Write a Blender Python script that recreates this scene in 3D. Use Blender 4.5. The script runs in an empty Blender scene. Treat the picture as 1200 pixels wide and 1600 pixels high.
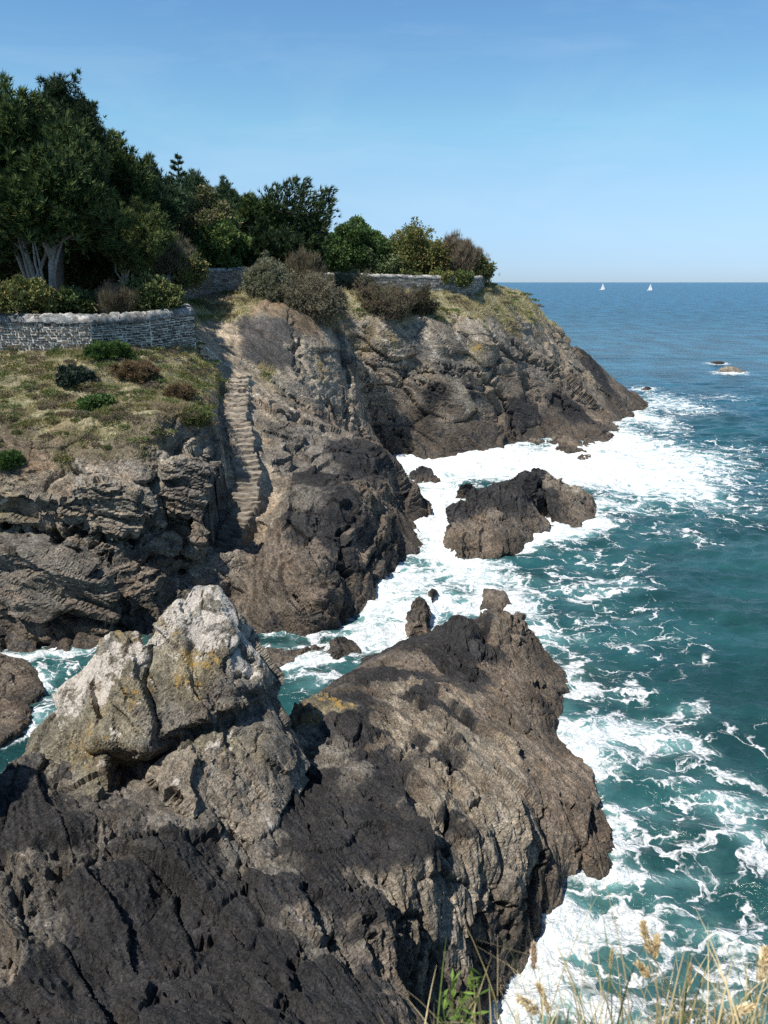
import bpy, bmesh, math, random
import numpy as np
from mathutils import Vector, Matrix
from mathutils.bvhtree import BVHTree
from mathutils.kdtree import KDTree

SC = bpy.context.scene
COL = SC.collection
RNG = np.random.default_rng(7)
random.seed(7)

# ------------------------------------------------------------------ camera
CAMZ = 14.0
PITCH = math.radians(16.66)
FPX = 1200.0
CP, SP = math.cos(PITCH), math.sin(PITCH)

def ray(u, v):
    du = (u - 600) / FPX
    dv = (800 - v) / FPX
    return np.array([du, CP + dv * SP, -SP + dv * CP])

def at_y(u, v, Y):
    """point seen at photo pixel (u, v) at distance Y ahead of the camera"""
    d = ray(u, v)
    t = Y / d[1]
    return np.array([d[0] * t, Y, CAMZ + d[2] * t])

def at_z(u, v, z):
    d = ray(u, v)
    t = (z - CAMZ) / d[2]
    return np.array([d[0] * t, d[1] * t, z])

cam_d = bpy.data.cameras.new('camera')
cam = bpy.data.objects.new('camera', cam_d)
COL.objects.link(cam)
cam.location = (0, 0, CAMZ)
cam.rotation_euler = (math.pi / 2 - PITCH, 0, 0)
cam_d.sensor_fit = 'VERTICAL'
cam_d.sensor_height = 36
cam_d.lens = 27.0
cam_d.clip_start = 0.05
cam_d.clip_end = 100000
cam_d.dof.use_dof = True
cam_d.dof.focus_distance = 32
cam_d.dof.aperture_fstop = 6.5
SC.camera = cam

# ------------------------------------------------------------------ light
SUN = np.array([-0.42, -0.33, 0.845])
SUN /= np.linalg.norm(SUN)
w = bpy.data.worlds.new('World')
SC.world = w
w.use_nodes = True
nt = w.node_tree
for n in list(nt.nodes):
    nt.nodes.remove(n)
sky = nt.nodes.new('ShaderNodeTexSky')
sky.sky_type = 'NISHITA'
sky.sun_disc = False
sky.sun_elevation = math.asin(SUN[2])
sky.sun_rotation = math.atan2(SUN[0], SUN[1])
sky.altitude = 10
sky.air_density = 1.0
sky.dust_density = 0.0
sky.ozone_density = 3.0
bg = nt.nodes.new('ShaderNodeBackground')
bg.inputs[1].default_value = 0.15
out = nt.nodes.new('ShaderNodeOutputWorld')
tc = nt.nodes.new('ShaderNodeTexCoord')
sx = nt.nodes.new('ShaderNodeSeparateXYZ')
rp = nt.nodes.new('ShaderNodeValToRGB')
STOPS = [(0.0, (0.27, 0.395, 0.68)), (0.013, (0.31, 0.436, 0.74)), (0.10, (0.56, 0.64, 0.73)), (0.172, (0.606, 0.782, 0.77)), (0.28, (0.54, 0.735, 0.80)), (0.5, (0.45, 0.60, 0.66)), (0.8, (0.34, 0.40, 0.43))]
while len(rp.color_ramp.elements) < len(STOPS):
    rp.color_ramp.elements.new(0.5)
for e_, (ps_, cl_) in zip(rp.color_ramp.elements, STOPS):
    e_.position = ps_
    e_.color = (*cl_, 1)
mul = nt.nodes.new('ShaderNodeVectorMath')
mul.operation = 'MULTIPLY'
nt.links.new(tc.outputs['Generated'], sx.inputs[0])
nt.links.new(sx.outputs[2], rp.inputs[0])
nt.links.new(sky.outputs[0], mul.inputs[0])
nt.links.new(rp.outputs[0], mul.inputs[1])
mp = nt.nodes.new('ShaderNodeMapping')          # faint high haze
mp.inputs['Scale'].default_value = (2.2, 1.6, 9.0)
nz = nt.nodes.new('ShaderNodeTexNoise')
nz.inputs['Scale'].default_value = 1.3
nz.inputs['Detail'].default_value = 6
nz.inputs['Roughness'].default_value = 0.62
nz.inputs['Distortion'].default_value = 0.6
hz_ = nt.nodes.new('ShaderNodeMapRange')
hz_.inputs['From Min'].default_value = 0.48
hz_.inputs['From Max'].default_value = 0.78
hz_.inputs['To Max'].default_value = 0.16
wsp = nt.nodes.new('ShaderNodeMix')
wsp.data_type = 'RGBA'
nt.links.new(tc.outputs['Generated'], mp.inputs[0])
nt.links.new(mp.outputs[0], nz.inputs['Vector'])
nt.links.new(nz.outputs[0], hz_.inputs['Value'])
nt.links.new(hz_.outputs[0], wsp.inputs[0])
nt.links.new(mul.outputs[0], wsp.inputs[6])
wsp.inputs[7].default_value = (4.2, 5.0, 5.6, 1)
nt.links.new(wsp.outputs[2], bg.inputs[0])
nt.links.new(bg.outputs[0], out.inputs[0])
sd = bpy.data.lights.new('sun', 'SUN')
sd.energy = 4.9
sd.angle = math.radians(0.53)
sd.color = (1.0, 0.95, 0.87)
so = bpy.data.objects.new('sun', sd)
COL.objects.link(so)
so.rotation_euler = Vector(-SUN).to_track_quat('-Z', 'Y').to_euler()
so.location = (-30, -20, 60)
SC.view_settings.view_transform = 'Standard'
SC.view_settings.look = 'None'
SC.view_settings.exposure = 0.32
SC.view_settings.gamma = 1.0
SC.render.engine = 'CYCLES'
SC.cycles.max_bounces = 6
SC.cycles.use_denoising = False

# ------------------------------------------------------------------ noise
def _hash(ix, iy, iz, seed):
    h = (ix.astype(np.uint32) * np.uint32(374761393) + iy.astype(np.uint32) * np.uint32(668265263)
         + iz.astype(np.uint32) * np.uint32(1274126177) + np.uint32((seed * 974711 + 12345) & 0xffffffff))
    h = (h ^ (h >> np.uint32(13))) * np.uint32(1103515245)
    h = (h ^ (h >> np.uint32(15))) * np.uint32(2246822519)
    return h ^ (h >> np.uint32(16))

_G = np.random.default_rng(3).normal(size=(256, 3)).astype(np.float32)
_G /= np.linalg.norm(_G, axis=1)[:, None]

def perlin(p, seed=0):
    p = np.asarray(p, np.float32)
    fl = np.floor(p)
    f = p - fl
    i = fl.astype(np.int64)
    s = f * f * f * (f * (f * 6 - 15) + 10)
    res = 0
    for dx in (0, 1):
        wx = s[:, 0] if dx else 1 - s[:, 0]
        for dy in (0, 1):
            wy = s[:, 1] if dy else 1 - s[:, 1]
            for dz in (0, 1):
                wz = s[:, 2] if dz else 1 - s[:, 2]
                g = _G[_hash(i[:, 0] + dx, i[:, 1] + dy, i[:, 2] + dz, seed) & np.uint32(255)]
                res = res + wx * wy * wz * ((f[:, 0] - dx) * g[:, 0] + (f[:, 1] - dy) * g[:, 1] + (f[:, 2] - dz) * g[:, 2])
    return res * 1.5

def fbm(p, octv=4, seed=0, gain=0.5, lac=2.03):
    a, s, r = 1.0, 1.0, 0
    for k in range(octv):
        r = r + a * perlin(p * s + 17.3 * k, seed + k)
        a *= gain
        s *= lac
    return r

def ridged(p, octv=3, seed=0):
    a, s, r = 1.0, 1.0, 0
    for k in range(octv):
        r = r + a * (1 - np.abs(perlin(p * s + 9.1 * k, seed + k)) * 2)
        a *= 0.5
        s *= 2.1
    return r

def worley(p, seed=0):
    """F1, F2, random cell value, random cell vector, offset from the cell point"""
    p = np.asarray(p, np.float32)
    n = len(p)
    i = np.floor(p).astype(np.int64)
    f1 = np.full(n, 9e9, np.float32)
    f2 = f1.copy()
    cid = np.zeros(n, np.uint32)
    off = np.zeros((n, 3), np.float32)
    for dx in (-1, 0, 1):
        for dy in (-1, 0, 1):
            for dz in (-1, 0, 1):
                h = _hash(i[:, 0] + dx, i[:, 1] + dy, i[:, 2] + dz, seed)
                c = np.stack([(h & np.uint32(1023)), (h >> np.uint32(10)) & np.uint32(1023), (h >> np.uint32(20)) & np.uint32(1023)], 1).astype(np.float32) / 1023.0
                c += i + np.array([dx, dy, dz])
                d = p - c
                dd = np.sqrt((d * d).sum(1))
                m = dd < f1
                f2 = np.where(m, f1, np.minimum(f2, dd))
                f1 = np.where(m, dd, f1)
                cid = np.where(m, h, cid)
                off[m] = d[m]
    h2 = _hash(cid.astype(np.int64), cid.astype(np.int64) >> 8, cid.astype(np.int64) >> 16, seed + 5)
    r = (h2 & np.uint32(0xffff)).astype(np.float32) / 65535.0
    g = _G[(h2 >> np.uint32(16)) & np.uint32(255)]
    return f1, f2, r, g, off

def sstep(a, b, x):
    t = np.clip((x - a) / (b - a), 0, 1)
    return t * t * (3 - 2 * t)

# ------------------------------------------------------------------ mesh helpers
def mesh_np(name, V, F, attrs=None, mats=None, smooth=True):
    """V (n,3), F (m,k) index array (k = 3 or 4); attrs: name -> (n,3|4) colour or (n,) float"""
    me = bpy.data.meshes.new(name)
    V = np.ascontiguousarray(V, np.float32)
    F = np.ascontiguousarray(F, np.int32)
    me.vertices.add(len(V))
    me.vertices.foreach_set('co', V.ravel())
    k = F.shape[1]
    me.loops.add(F.size)
    me.loops.foreach_set('vertex_index', F.ravel())
    me.polygons.add(len(F))
    me.polygons.foreach_set('loop_start', np.arange(0, F.size, k, dtype=np.int32))
    if smooth:
        me.polygons.foreach_set('use_smooth', np.ones(len(F), bool))
    else:
        me.polygons.foreach_set('use_smooth', np.zeros(len(F), bool))
    me.update(calc_edges=True)
    me.validate()
    for an, A in (attrs or {}).items():
        A = np.asarray(A, np.float32)
        if A.ndim == 1:
            a = me.attributes.new(an, 'FLOAT', 'POINT')
            a.data.foreach_set('value', A)
        else:
            if A.shape[1] == 3:
                A = np.concatenate([A, np.ones((len(A), 1), np.float32)], 1)
            a = me.attributes.new(an, 'FLOAT_COLOR', 'POINT')
            a.data.foreach_set('color', np.ascontiguousarray(A).ravel())
    for m in (mats if isinstance(mats, (list, tuple)) else [mats] if mats else []):
        me.materials.append(m)
    return me

def link(name, me, parent=None, **props):
    o = bpy.data.objects.new(name, me)
    COL.objects.link(o)
    if parent:
        o.parent = parent
    for k, v in props.items():
        o[k] = v
    return o

def thing(name, label, category, loc=(0, 0, 0), group=None, rotz=0.0):
    o = bpy.data.objects.new(name, None)
    COL.objects.link(o)
    o.location = [float(c) for c in loc]
    o.rotation_euler = (0, 0, rotz)
    o['label'] = label
    o['category'] = category
    if group:
        o['group'] = group
    return o

def read_mesh(me):
    n = len(me.vertices)
    V = np.empty(n * 3, np.float32)
    me.vertices.foreach_get('co', V)
    N = np.empty(n * 3, np.float32)
    me.vertex_normals.foreach_get('vector', N)
    return V.reshape(-1, 3), N.reshape(-1, 3)

def remesh(meshes, voxel, smooth=2):
    """union of closed meshes -> V, N, quads"""
    bm = bmesh.new()
    for me in meshes:
        bm.from_mesh(me)
    me = bpy.data.meshes.new('tmp')
    bm.to_mesh(me)
    bm.free()
    o = bpy.data.objects.new('tmp', me)
    COL.objects.link(o)
    m = o.modifiers.new('r', 'REMESH')
    m.mode = 'VOXEL'
    m.voxel_size = voxel
    if smooth:
        s = o.modifiers.new('s', 'SMOOTH')
        s.iterations = smooth
        s.factor = 0.5
    dg = bpy.context.evaluated_depsgraph_get()
    ev = o.evaluated_get(dg)
    me2 = bpy.data.meshes.new_from_object(ev)
    V, N = read_mesh(me2)
    nl = len(me2.loops)
    L = np.empty(nl, np.int32)
    me2.loops.foreach_get('vertex_index', L)
    F = L.reshape(-1, 4)
    bpy.data.objects.remove(o)
    bpy.data.meshes.remove(me)
    bpy.data.meshes.remove(me2)
    return V, N, F

def compact(V, F, *arrs):
    used = np.zeros(len(V), bool)
    used[F.ravel()] = True
    idx = np.cumsum(used) - 1
    return (V[used], idx[F]) + tuple(a[used] for a in arrs)

class RBF:
    def __init__(self, pts, c=0.3):
        self.p = np.array(pts, float)
        self.c = c
        xy = self.p[:, :2]
        n = len(xy)
        K = self.k(xy, xy) - 1e-3 * 0
        A = np.zeros((n + 3, n + 3))
        A[:n, :n] = K
        A[:n, n] = 1
        A[:n, n + 1:] = xy
        A[n, :n] = 1
        A[n + 1:, :n] = xy.T
        b = np.concatenate([self.p[:, 2], np.zeros(3)])
        self.w = np.linalg.lstsq(A, b, rcond=None)[0]
    def k(self, a, b):
        d2 = ((a[:, None, :] - b[None, :, :]) ** 2).sum(2)
        return -np.sqrt(d2 + self.c ** 2)
    def __call__(self, xy):
        xy = np.asarray(xy, float)
        r = np.empty(len(xy))
        n = len(self.p)
        for s in range(0, len(xy), 20000):
            q = xy[s:s + 20000]
            r[s:s + 20000] = self.k(q, self.p[:, :2]) @ self.w[:n] + self.w[n] + q @ self.w[n + 1:]
        return r

def field_solid(fn, x0, x1, y0, y1, step, bottom=-2.5):
    """closed solid under a height function on a rectangle"""
    nx = int((x1 - x0) / step) + 1
    ny = int((y1 - y0) / step) + 1
    X, Y = np.meshgrid(np.linspace(x0, x1, nx), np.linspace(y0, y1, ny))
    xy = np.stack([X.ravel(), Y.ravel()], 1)
    Z = np.maximum(fn(xy), bottom + 0.3)
    n = nx * ny
    V = np.concatenate([np.column_stack([xy, Z]), np.column_stack([xy, np.full(n, bottom)])])
    I = np.arange(n).reshape(ny, nx)
    a, b, c, d = I[:-1, :-1].ravel(), I[:-1, 1:].ravel(), I[1:, 1:].ravel(), I[1:, :-1].ravel()
    F = [np.stack([a, b, c, d], 1), np.stack([d, c, b, a], 1) + n]
    for e in (I[0, :], I[:, -1], I[-1, ::-1], I[::-1, 0]):
        F.append(np.stack([e[:-1], e[:-1] + n, e[1:] + n, e[1:]], 1))
    me = mesh_np('tmp', V, np.concatenate(F))
    return me

def hull(pts):
    bm = bmesh.new()
    for p in pts:
        bm.verts.new([float(c) for c in p])
    bmesh.ops.convex_hull(bm, input=bm.verts)
    bmesh.ops.recalc_face_normals(bm, faces=bm.faces)
    me = bpy.data.meshes.new('tmp')
    bm.to_mesh(me)
    bm.free()
    return me

def seg_dist(P, A, B):
    ab = B - A
    t = np.clip(((P - A) @ ab) / max((ab @ ab), 1e-9), 0, 1)
    return np.sqrt((((P - A) - t[:, None] * ab) ** 2).sum(1)), t

def line_dist(P, line):
    d = np.full(len(P), 1e9)
    for A, B in zip(line[:-1], line[1:]):
        d = np.minimum(d, seg_dist(P, np.asarray(A), np.asarray(B))[0])
    return d

def frame(d, e):
    d = np.array(d, float); d /= np.linalg.norm(d)
    e = np.array(e, float)
    n = np.cross(d, e); n /= np.linalg.norm(n)
    s2 = np.cross(n, d)
    return np.stack([d, s2, n])      # rows: along the trace, in the bedding, across it

def rock_disp(P, M, size, a_block=1.0, a_strata=1.0, a_fine=1.0, seed=0):
    """jointed, bedded rock relief (metres, along the normal); size = block size"""
    q = (P @ M.T).astype(np.float32)
    wv = np.stack([fbm(q / (size * 1.6), 3, seed + 11 * k) for k in range(3)], 1)
    qw = q + wv * size * 0.18
    # large blocks with tilted flat faces
    sc = np.array([1 / 2.3, 1 / 1.5, 1 / 0.6]) / size
    f1, f2, r, g, off = worley(qw * sc, seed + 1)
    h = a_block * size * ((r - 0.5) * 0.24 + (off * g).sum(1) * 0.30)
    gm = sstep(-0.3, 0.3, fbm(q / (size * 1.5) + 3, 2, seed + 33))
    h -= a_block * size * 0.13 * gm * np.exp(-((f2 - f1) / 0.045) ** 2)
    # medium blocks, in patches
    sc2 = np.array([1 / 2.0, 1 / 1.3, 1 / 0.5]) / (size * 0.36)
    f1, f2, r, g, off = worley((q + wv * size * 0.14) * sc2, seed + 2)
    m = sstep(-0.12, 0.35, fbm(q / (size * 2.2), 2, seed + 40))
    h += a_block * size * (0.22 + 0.78 * m) * ((r - 0.5) * 0.10 + (off * g).sum(1) * 0.11 - 0.035 * np.exp(-((f2 - f1) / 0.06) ** 2))
    # small chips
    sc3 = np.array([1 / 1.8, 1 / 1.1, 1 / 0.5]) / (size * 0.13)
    f1, f2, r, g, off = worley((q + wv * size * 0.08) * sc3, seed + 3)
    m = sstep(-0.1, 0.4, fbm(q / (size * 1.3) + 5, 2, seed + 50))
    h += a_block * size * (0.12 + 0.88 * m) * ((r - 0.5) * 0.045 + (off * g).sum(1) * 0.05)
    # bedding ledges
    t = qw[:, 2] / (size * 0.42) + 0.4 * fbm(q / (size * 1.2), 2, seed + 60)
    fr = t - np.floor(t)
    m2 = sstep(-0.3, 0.3, fbm(q / (size * 1.8) + 9, 2, seed + 61))
    h += a_strata * size * 0.12 * m2 * (fr ** 1.6 * (1 - sstep(0.9, 1.0, fr)) - 0.25)
    t = qw[:, 2] / (size * 0.13) + 0.5 * fbm(q / (size * 0.6), 2, seed + 70)
    fr = t - np.floor(t)
    m3 = sstep(-0.3, 0.3, fbm(q / (size * 1.1) + 19, 2, seed + 62))
    h += a_strata * size * 0.034 * m3 * (fr ** 1.5 * (1 - sstep(0.85, 1.0, fr)) - 0.25)
    # roughness
    h += a_fine * (0.07 * size * fbm(q / size, 2, seed + 80) + 0.022 * fbm(q * np.array([1.2, 2, 4.0]) / 0.5, 3, seed + 90))
    return h

# ------------------------------------------------------------------ node helper
class NB:
    def __init__(self, name):
        self.m = bpy.data.materials.new(name)
        self.m.use_nodes = True
        self.t = self.m.node_tree
        self.t.nodes.clear()
        self.out = self.t.nodes.new('ShaderNodeOutputMaterial')
    def n(self, typ, **kw):
        nd = self.t.nodes.new(typ)
        for k, v in kw.items():
            if k.startswith('i_'):
                key = k[2:]
                key = int(key) if key.isdigit() else key.replace('_', ' ')
                self.set(nd.inputs[key], v)
            else:
                setattr(nd, k, v)
        return nd
    def set(self, sock, v):
        if isinstance(v, bpy.types.NodeSocket):
            self.t.links.new(v, sock)
        else:
            if isinstance(v, (tuple, list)) and len(v) == 3 and sock.type == 'RGBA':
                v = (*v, 1)
            sock.default_value = v
    def math(self, op, a, b=None, c=None, clamp=False):
        nd = self.t.nodes.new('ShaderNodeMath')
        nd.operation = op
        nd.use_clamp = clamp
        self.set(nd.inputs[0], a)
        if b is not None: self.set(nd.inputs[1], b)
        if c is not None: self.set(nd.inputs[2], c)
        return nd.outputs[0]
    def vmath(self, op, a, b=None, s=None):
        nd = self.t.nodes.new('ShaderNodeVectorMath')
        nd.operation = op
        self.set(nd.inputs[0], a)
        if b is not None: self.set(nd.inputs[1], b)
        if s is not None: self.set(nd.inputs['Scale'], s)
        return nd.outputs['Value'] if op in ('DOT_PRODUCT', 'LENGTH', 'DISTANCE') else nd.outputs[0]
    def ramp(self, x, a, b, lo=0.0, hi=1.0, smooth=True):
        nd = self.t.nodes.new('ShaderNodeMapRange')
        nd.interpolation_type = 'SMOOTHSTEP' if smooth else 'LINEAR'
        self.set(nd.inputs['Value'], x)
        self.set(nd.inputs['From Min'], a); self.set(nd.inputs['From Max'], b)
        self.set(nd.inputs['To Min'], lo); self.set(nd.inputs['To Max'], hi)
        return nd.outputs[0]
    def noise(self, vec, scale, detail=4, rough=0.55, dist=0.0):
        nd = self.n('ShaderNodeTexNoise', i_Vector=vec, i_Scale=scale, i_Detail=detail, i_Roughness=rough, i_Distortion=dist)
        return nd.outputs[0]
    def mix(self, f, a, b, blend='MIX'):
        nd = self.t.nodes.new('ShaderNodeMix')
        nd.data_type = 'RGBA'
        nd.blend_type = blend
        self.set(nd.inputs[0], f)
        self.set(nd.inputs[6], a)
        self.set(nd.inputs[7], b)
        return nd.outputs[2]
    def attr(self, name, out='Color'):
        return self.n('ShaderNodeAttribute', attribute_name=name).outputs[out]
    def pos(self):
        return self.n('ShaderNodeNewGeometry').outputs['Position']

def vcol_mat(name, rough=0.9, transl=0.0, spec=0.2, var=0.0, vscale=1.0):
    b = NB(name)
    c = b.attr('tint')
    if var:
        f = b.ramp(b.noise(b.n('ShaderNodeTexCoord').outputs['Object'], vscale, 4), 0.3, 0.7, 1 - var, 1 + var)
        c = b.vmath('SCALE', c, s=f)
    p = b.n('ShaderNodeBsdfPrincipled', i_Base_Color=c, i_Roughness=rough)
    p.inputs['Specular IOR Level'].default_value = spec
    sh = p.outputs[0]
    if transl:
        tr = b.n('ShaderNodeBsdfTranslucent', i_Color=c)
        sh = b.n('ShaderNodeMixShader', i_0=transl, i_1=sh, i_2=tr.outputs[0]).outputs[0]
    b.t.links.new(sh, b.out.inputs[0])
    return b.m

def rock_material(name, M, k=1.0, bump=1.0):
    """weathered rock: painted-on mineral tint, bedding streaks, white / orange / black lichen crusts"""
    b = NB(name)
    P = b.pos()
    x = b.vmath('DOT_PRODUCT', P, tuple(M[0])); y = b.vmath('DOT_PRODUCT', P, tuple(M[1])); z = b.vmath('DOT_PRODUCT', P, tuple(M[2]))
    st = b.n('ShaderNodeCombineXYZ', i_0=b.math('MULTIPLY', x, 0.25), i_1=b.math('MULTIPLY', y, 0.5), i_2=z).outputs[0]
    tint = b.attr('tint')
    mask = b.n('ShaderNodeSeparateColor', i_0=b.attr('mask'))
    R, G, B = mask.outputs[0], mask.outputs[1], mask.outputs[2]
    nbig = b.noise(P, 0.45 / k, 5, 0.6, 0.4)
    nmid = b.noise(P, 2.3 / k, 6, 0.65, 0.3)
    nfin = b.noise(P, 14 / k, 5, 0.7)
    nst = b.noise(st, 3.2 / k, 6, 0.65, 0.5)
    v = b.math('MULTIPLY', b.ramp(nbig, 0.3, 0.7, 0.72, 1.28), b.ramp(nst, 0.3, 0.7, 0.66, 1.34))
    v = b.math('MULTIPLY', v, b.ramp(nfin, 0.32, 0.68, 0.55, 1.45))
    v = b.math('MULTIPLY', v, b.ramp(b.noise(st, 17 / k, 4, 0.7), 0.32, 0.68, 0.72, 1.28))
    v = b.math('MULTIPLY', v, b.ramp(nmid, 0.3, 0.7, 0.75, 1.25))
    c = b.vmath('SCALE', tint, s=v)
    # rusty / ochre drift in the bedding
    c = b.mix(b.math('MULTIPLY', b.ramp(b.noise(st, 1.1 / k, 5, 0.6, 0.8), 0.5, 0.68), 0.26), c, b.vmath('MULTIPLY', c, (1.32, 0.98, 0.66)))
    c = b.mix(b.math('MULTIPLY', b.ramp(b.noise(b.vmath('ADD', P, (31, 7, 3)), 0.8 / k, 5, 0.6, 0.8), 0.5, 0.66), 0.5), c, b.vmath('MULTIPLY', c, (0.82, 0.9, 1.02)))
    # black crust
    thr = b.ramp(B, 0, 1, 0.78, 0.2, smooth=False)
    nb_ = b.math('ADD', b.math('MULTIPLY', nmid, 0.55), b.math('MULTIPLY', nst, 0.45))
    fb = b.ramp(nb_, b.math('SUBTRACT', thr, 0.05), b.math('ADD', thr, 0.05))
    c = b.mix(b.math('MULTIPLY', fb, 0.88), c, b.vmath('SCALE', (0.030, 0.029, 0.030), s=v))
    # pale lichen
    nl = b.noise(b.vmath('ADD', P, (5.1, 2.2, 9.7)), 1.25 / k, 8, 0.64, 0.2)
    thr = b.ramp(R, 0, 1, 0.82, 0.30, smooth=False)
    fw = b.ramp(nl, b.math('SUBTRACT', thr, 0.012), b.math('ADD', thr, 0.012))
    c = b.mix(b.math('MULTIPLY', fw, 0.9), c, b.mix(b.ramp(nfin, 0.35, 0.65), (0.42, 0.385, 0.34), (0.62, 0.57, 0.51)))
    # tiny pale flecks everywhere (barnacles, quartz)
    fl = b.ramp(b.noise(P, 26 / k, 2, 0.5), 0.70, 0.76)
    c = b.mix(b.math('MULTIPLY', fl, 0.45), c, (0.33, 0.31, 0.27))
    # orange lichen
    no = b.noise(b.vmath('ADD', P, (15.1, 12.2, 1.7)), 2.1 / k, 7, 0.7, 0.3)
    thr = b.ramp(G, 0, 1, 0.82, 0.36, smooth=False)
    fo = b.ramp(no, b.math('SUBTRACT', thr, 0.03), b.math('ADD', thr, 0.03))
    c = b.mix(b.math('MULTIPLY', fo, 0.85), c, b.mix(b.ramp(nfin, 0.35, 0.65), (0.30, 0.17, 0.035), (0.36, 0.26, 0.09)))
    # relief
    vor = b.n('ShaderNodeTexVoronoi', feature='DISTANCE_TO_EDGE', i_Scale=2.6 / k,
              i_Vector=b.vmath('ADD', b.vmath('MULTIPLY', st, (1.4, 1.4, 1.0)), b.vmath('SCALE', b.n('ShaderNodeTexNoise', i_Vector=P, i_Scale=1.5 / k, i_Detail=4).outputs[1], s=0.6)))
    crack = b.ramp(vor.outputs[0], 0.0, 0.035, 0.0, 1.0)
    hgt = b.math('ADD', b.math('MULTIPLY', nst, 0.5), b.math('MULTIPLY', nmid, 0.5))
    hgt = b.math('ADD', hgt, b.math('MULTIPLY', nfin, 0.42))
    hgt = b.math('ADD', hgt, b.math('MULTIPLY', crack, 0.16))
    bp = b.n('ShaderNodeBump', i_Strength=0.9, i_Distance=0.16 * k * bump, i_Height=hgt)
    p = b.n('ShaderNodeBsdfPrincipled', i_Base_Color=c, i_Roughness=0.82, i_Normal=bp.outputs[0])
    p.inputs['Specular IOR Level'].default_value = 0.22
    b.t.links.new(p.outputs[0], b.out.inputs[0])
    return b.m

# palette of ground and rock kinds: rgb, plant cover, pale lichen, orange lichen, black crust, relief
KIND = {
    'grass':   ((0.27, 0.24, 0.145), 1.0, 0.0, 0.0, 0.0, 0.25),
    'heath':   ((0.16, 0.13, 0.09), 0.7, 0.1, 0.0, 0.0, 0.4),
    'soil':    ((0.20, 0.15, 0.10), 0.25, 0.0, 0.0, 0.0, 0.4),
    'sand':    ((0.40, 0.32, 0.23), 0.0, 0.0, 0.0, 0.0, 0.10),
    'tan':     ((0.225, 0.192, 0.148), 0.0, 0.15, 0.05, 0.15, 1.0),
    'pale':    ((0.25, 0.215, 0.17), 0.0, 0.35, 0.2, 0.05, 1.0),
    'grey':    ((0.15, 0.135, 0.115), 0.0, 0.25, 0.1, 0.3, 1.0),
    'brown':   ((0.155, 0.126, 0.098), 0.0, 0.05, 0.0, 0.3, 1.0),
    'umber':   ((0.108, 0.088, 0.068), 0.0, 0.0, 0.0, 0.45, 1.0),
    'black':   ((0.055, 0.052, 0.049), 0.0, 0.05, 0.05, 0.6, 1.0),
    'slab':    ((0.085, 0.08, 0.075), 0.0, 0.15, 0.05, 0.3, 0.25),
    'lichen':  ((0.22, 0.20, 0.165), 0.0, 0.68, 0.22, 0.05, 1.0),
    'lichen2': ((0.17, 0.155, 0.115), 0.0, 0.40, 0.32, 0.25, 1.0),
    'orange':  ((0.21, 0.18, 0.12), 0.0, 0.4, 0.60, 0.0, 1.0),
}

def paint(V, pts, power=4.6, warp=0.8, wl=1.5, seed=200):
    """blend of the kinds of the nearest painted places; pts: (xyz, kind)"""
    X = np.array([p for p, k in pts])
    T = np.array([[*KIND[k][0], *KIND[k][1:]] for p, k in pts])
    Q = V + warp * np.stack([fbm(V / wl, 6, seed + 7 * k, 0.6) for k in range(3)], 1)
    R = np.empty((len(V), T.shape[1]), np.float32)
    for s in range(0, len(V), 20000):
        d2 = ((Q[s:s + 20000, None, :] - X[None]) ** 2).sum(2) + 0.02
        wgt = d2 ** (-power / 2 * 1.3)
        R[s:s + 20000] = (wgt @ T) / wgt.sum(1)[:, None]
    return R      # r g b veg white orange black relief
# ================================================================== mainland
def Py(lst):
    return [at_y(u, v, Y) for u, v, Y in lst]
def Pz(lst):
    return [at_z(u, v, z) for u, v, z in lst]

STAIR = Pz([(338, 868, 1.6), (352, 848, 1.95), (380, 790, 3.4), (384, 740, 4.7), (375, 690, 5.8),
            (366, 650, 6.8), (368, 610, 7.8), (374, 582, 8.6)])
PATH = [STAIR[-1]] + Pz([(354, 558, 9.3), (340, 537, 10.05), (345, 517, 10.8)])

land = []
land += PATH
# --- left cliff: grass slope, brow, face, foot
land += Py([(-60, 560, 42.4), (0, 558, 42.2), (70, 555, 42.0), (140, 550, 42), (230, 553, 43.5), (303, 547, 46.8), (298, 590, 43.4)])
land += Py([(-60, 640, 36), (50, 640, 36), (150, 640, 36.8), (250, 630, 38), (310, 605, 42), (328, 622, 41.2)])
land += Py([(-60, 690, 33.2), (30, 690, 33.2), (120, 705, 33), (200, 720, 32.8), (260, 700, 34), (300, 680, 35.5), (330, 660, 37.4), (340, 690, 36.4)])
land += Py([(-40, 760, 31.6), (40, 760, 31.6), (150, 770, 31.4), (240, 770, 32.3), (300, 760, 33.2), (341, 760, 34.5), (344, 725, 35.5), (345, 800, 34.3), (325, 835, 33.9), (300, 868, 33.2), (278, 893, 32.5)])
land += Py([(-40, 830, 30.6), (60, 830, 30.6), (160, 860, 30.3), (240, 880, 31.2)])
land += Py([(-40, 900, 29.4), (60, 900, 29.4), (160, 930, 29.3), (220, 950, 29.9), (270, 960, 31.0)])
land += Pz([(-60, 1004, 0), (0, 1004, 0.0), (100, 1000, 0), (180, 985, 0.1), (215, 990, 0.0), (280, 1000, 0.1), (350, 1000, 0.1)])
land += Pz([(-60, 1030, -1.2), (0, 1035, -1.2), (100, 1035, -1.2), (200, 1030, -1.2), (300, 1035, -1.0), (420, 1045, -1.2)])
land += [(-30, 34, 7.6), (-30, 41, 10.3), (-30, 29.5, 3.6), (-30, 27.5, 0), (-30, 25, -1.2), (-45, 40, 10), (-45, 30, 5), (-45, 25, -1)]
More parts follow.
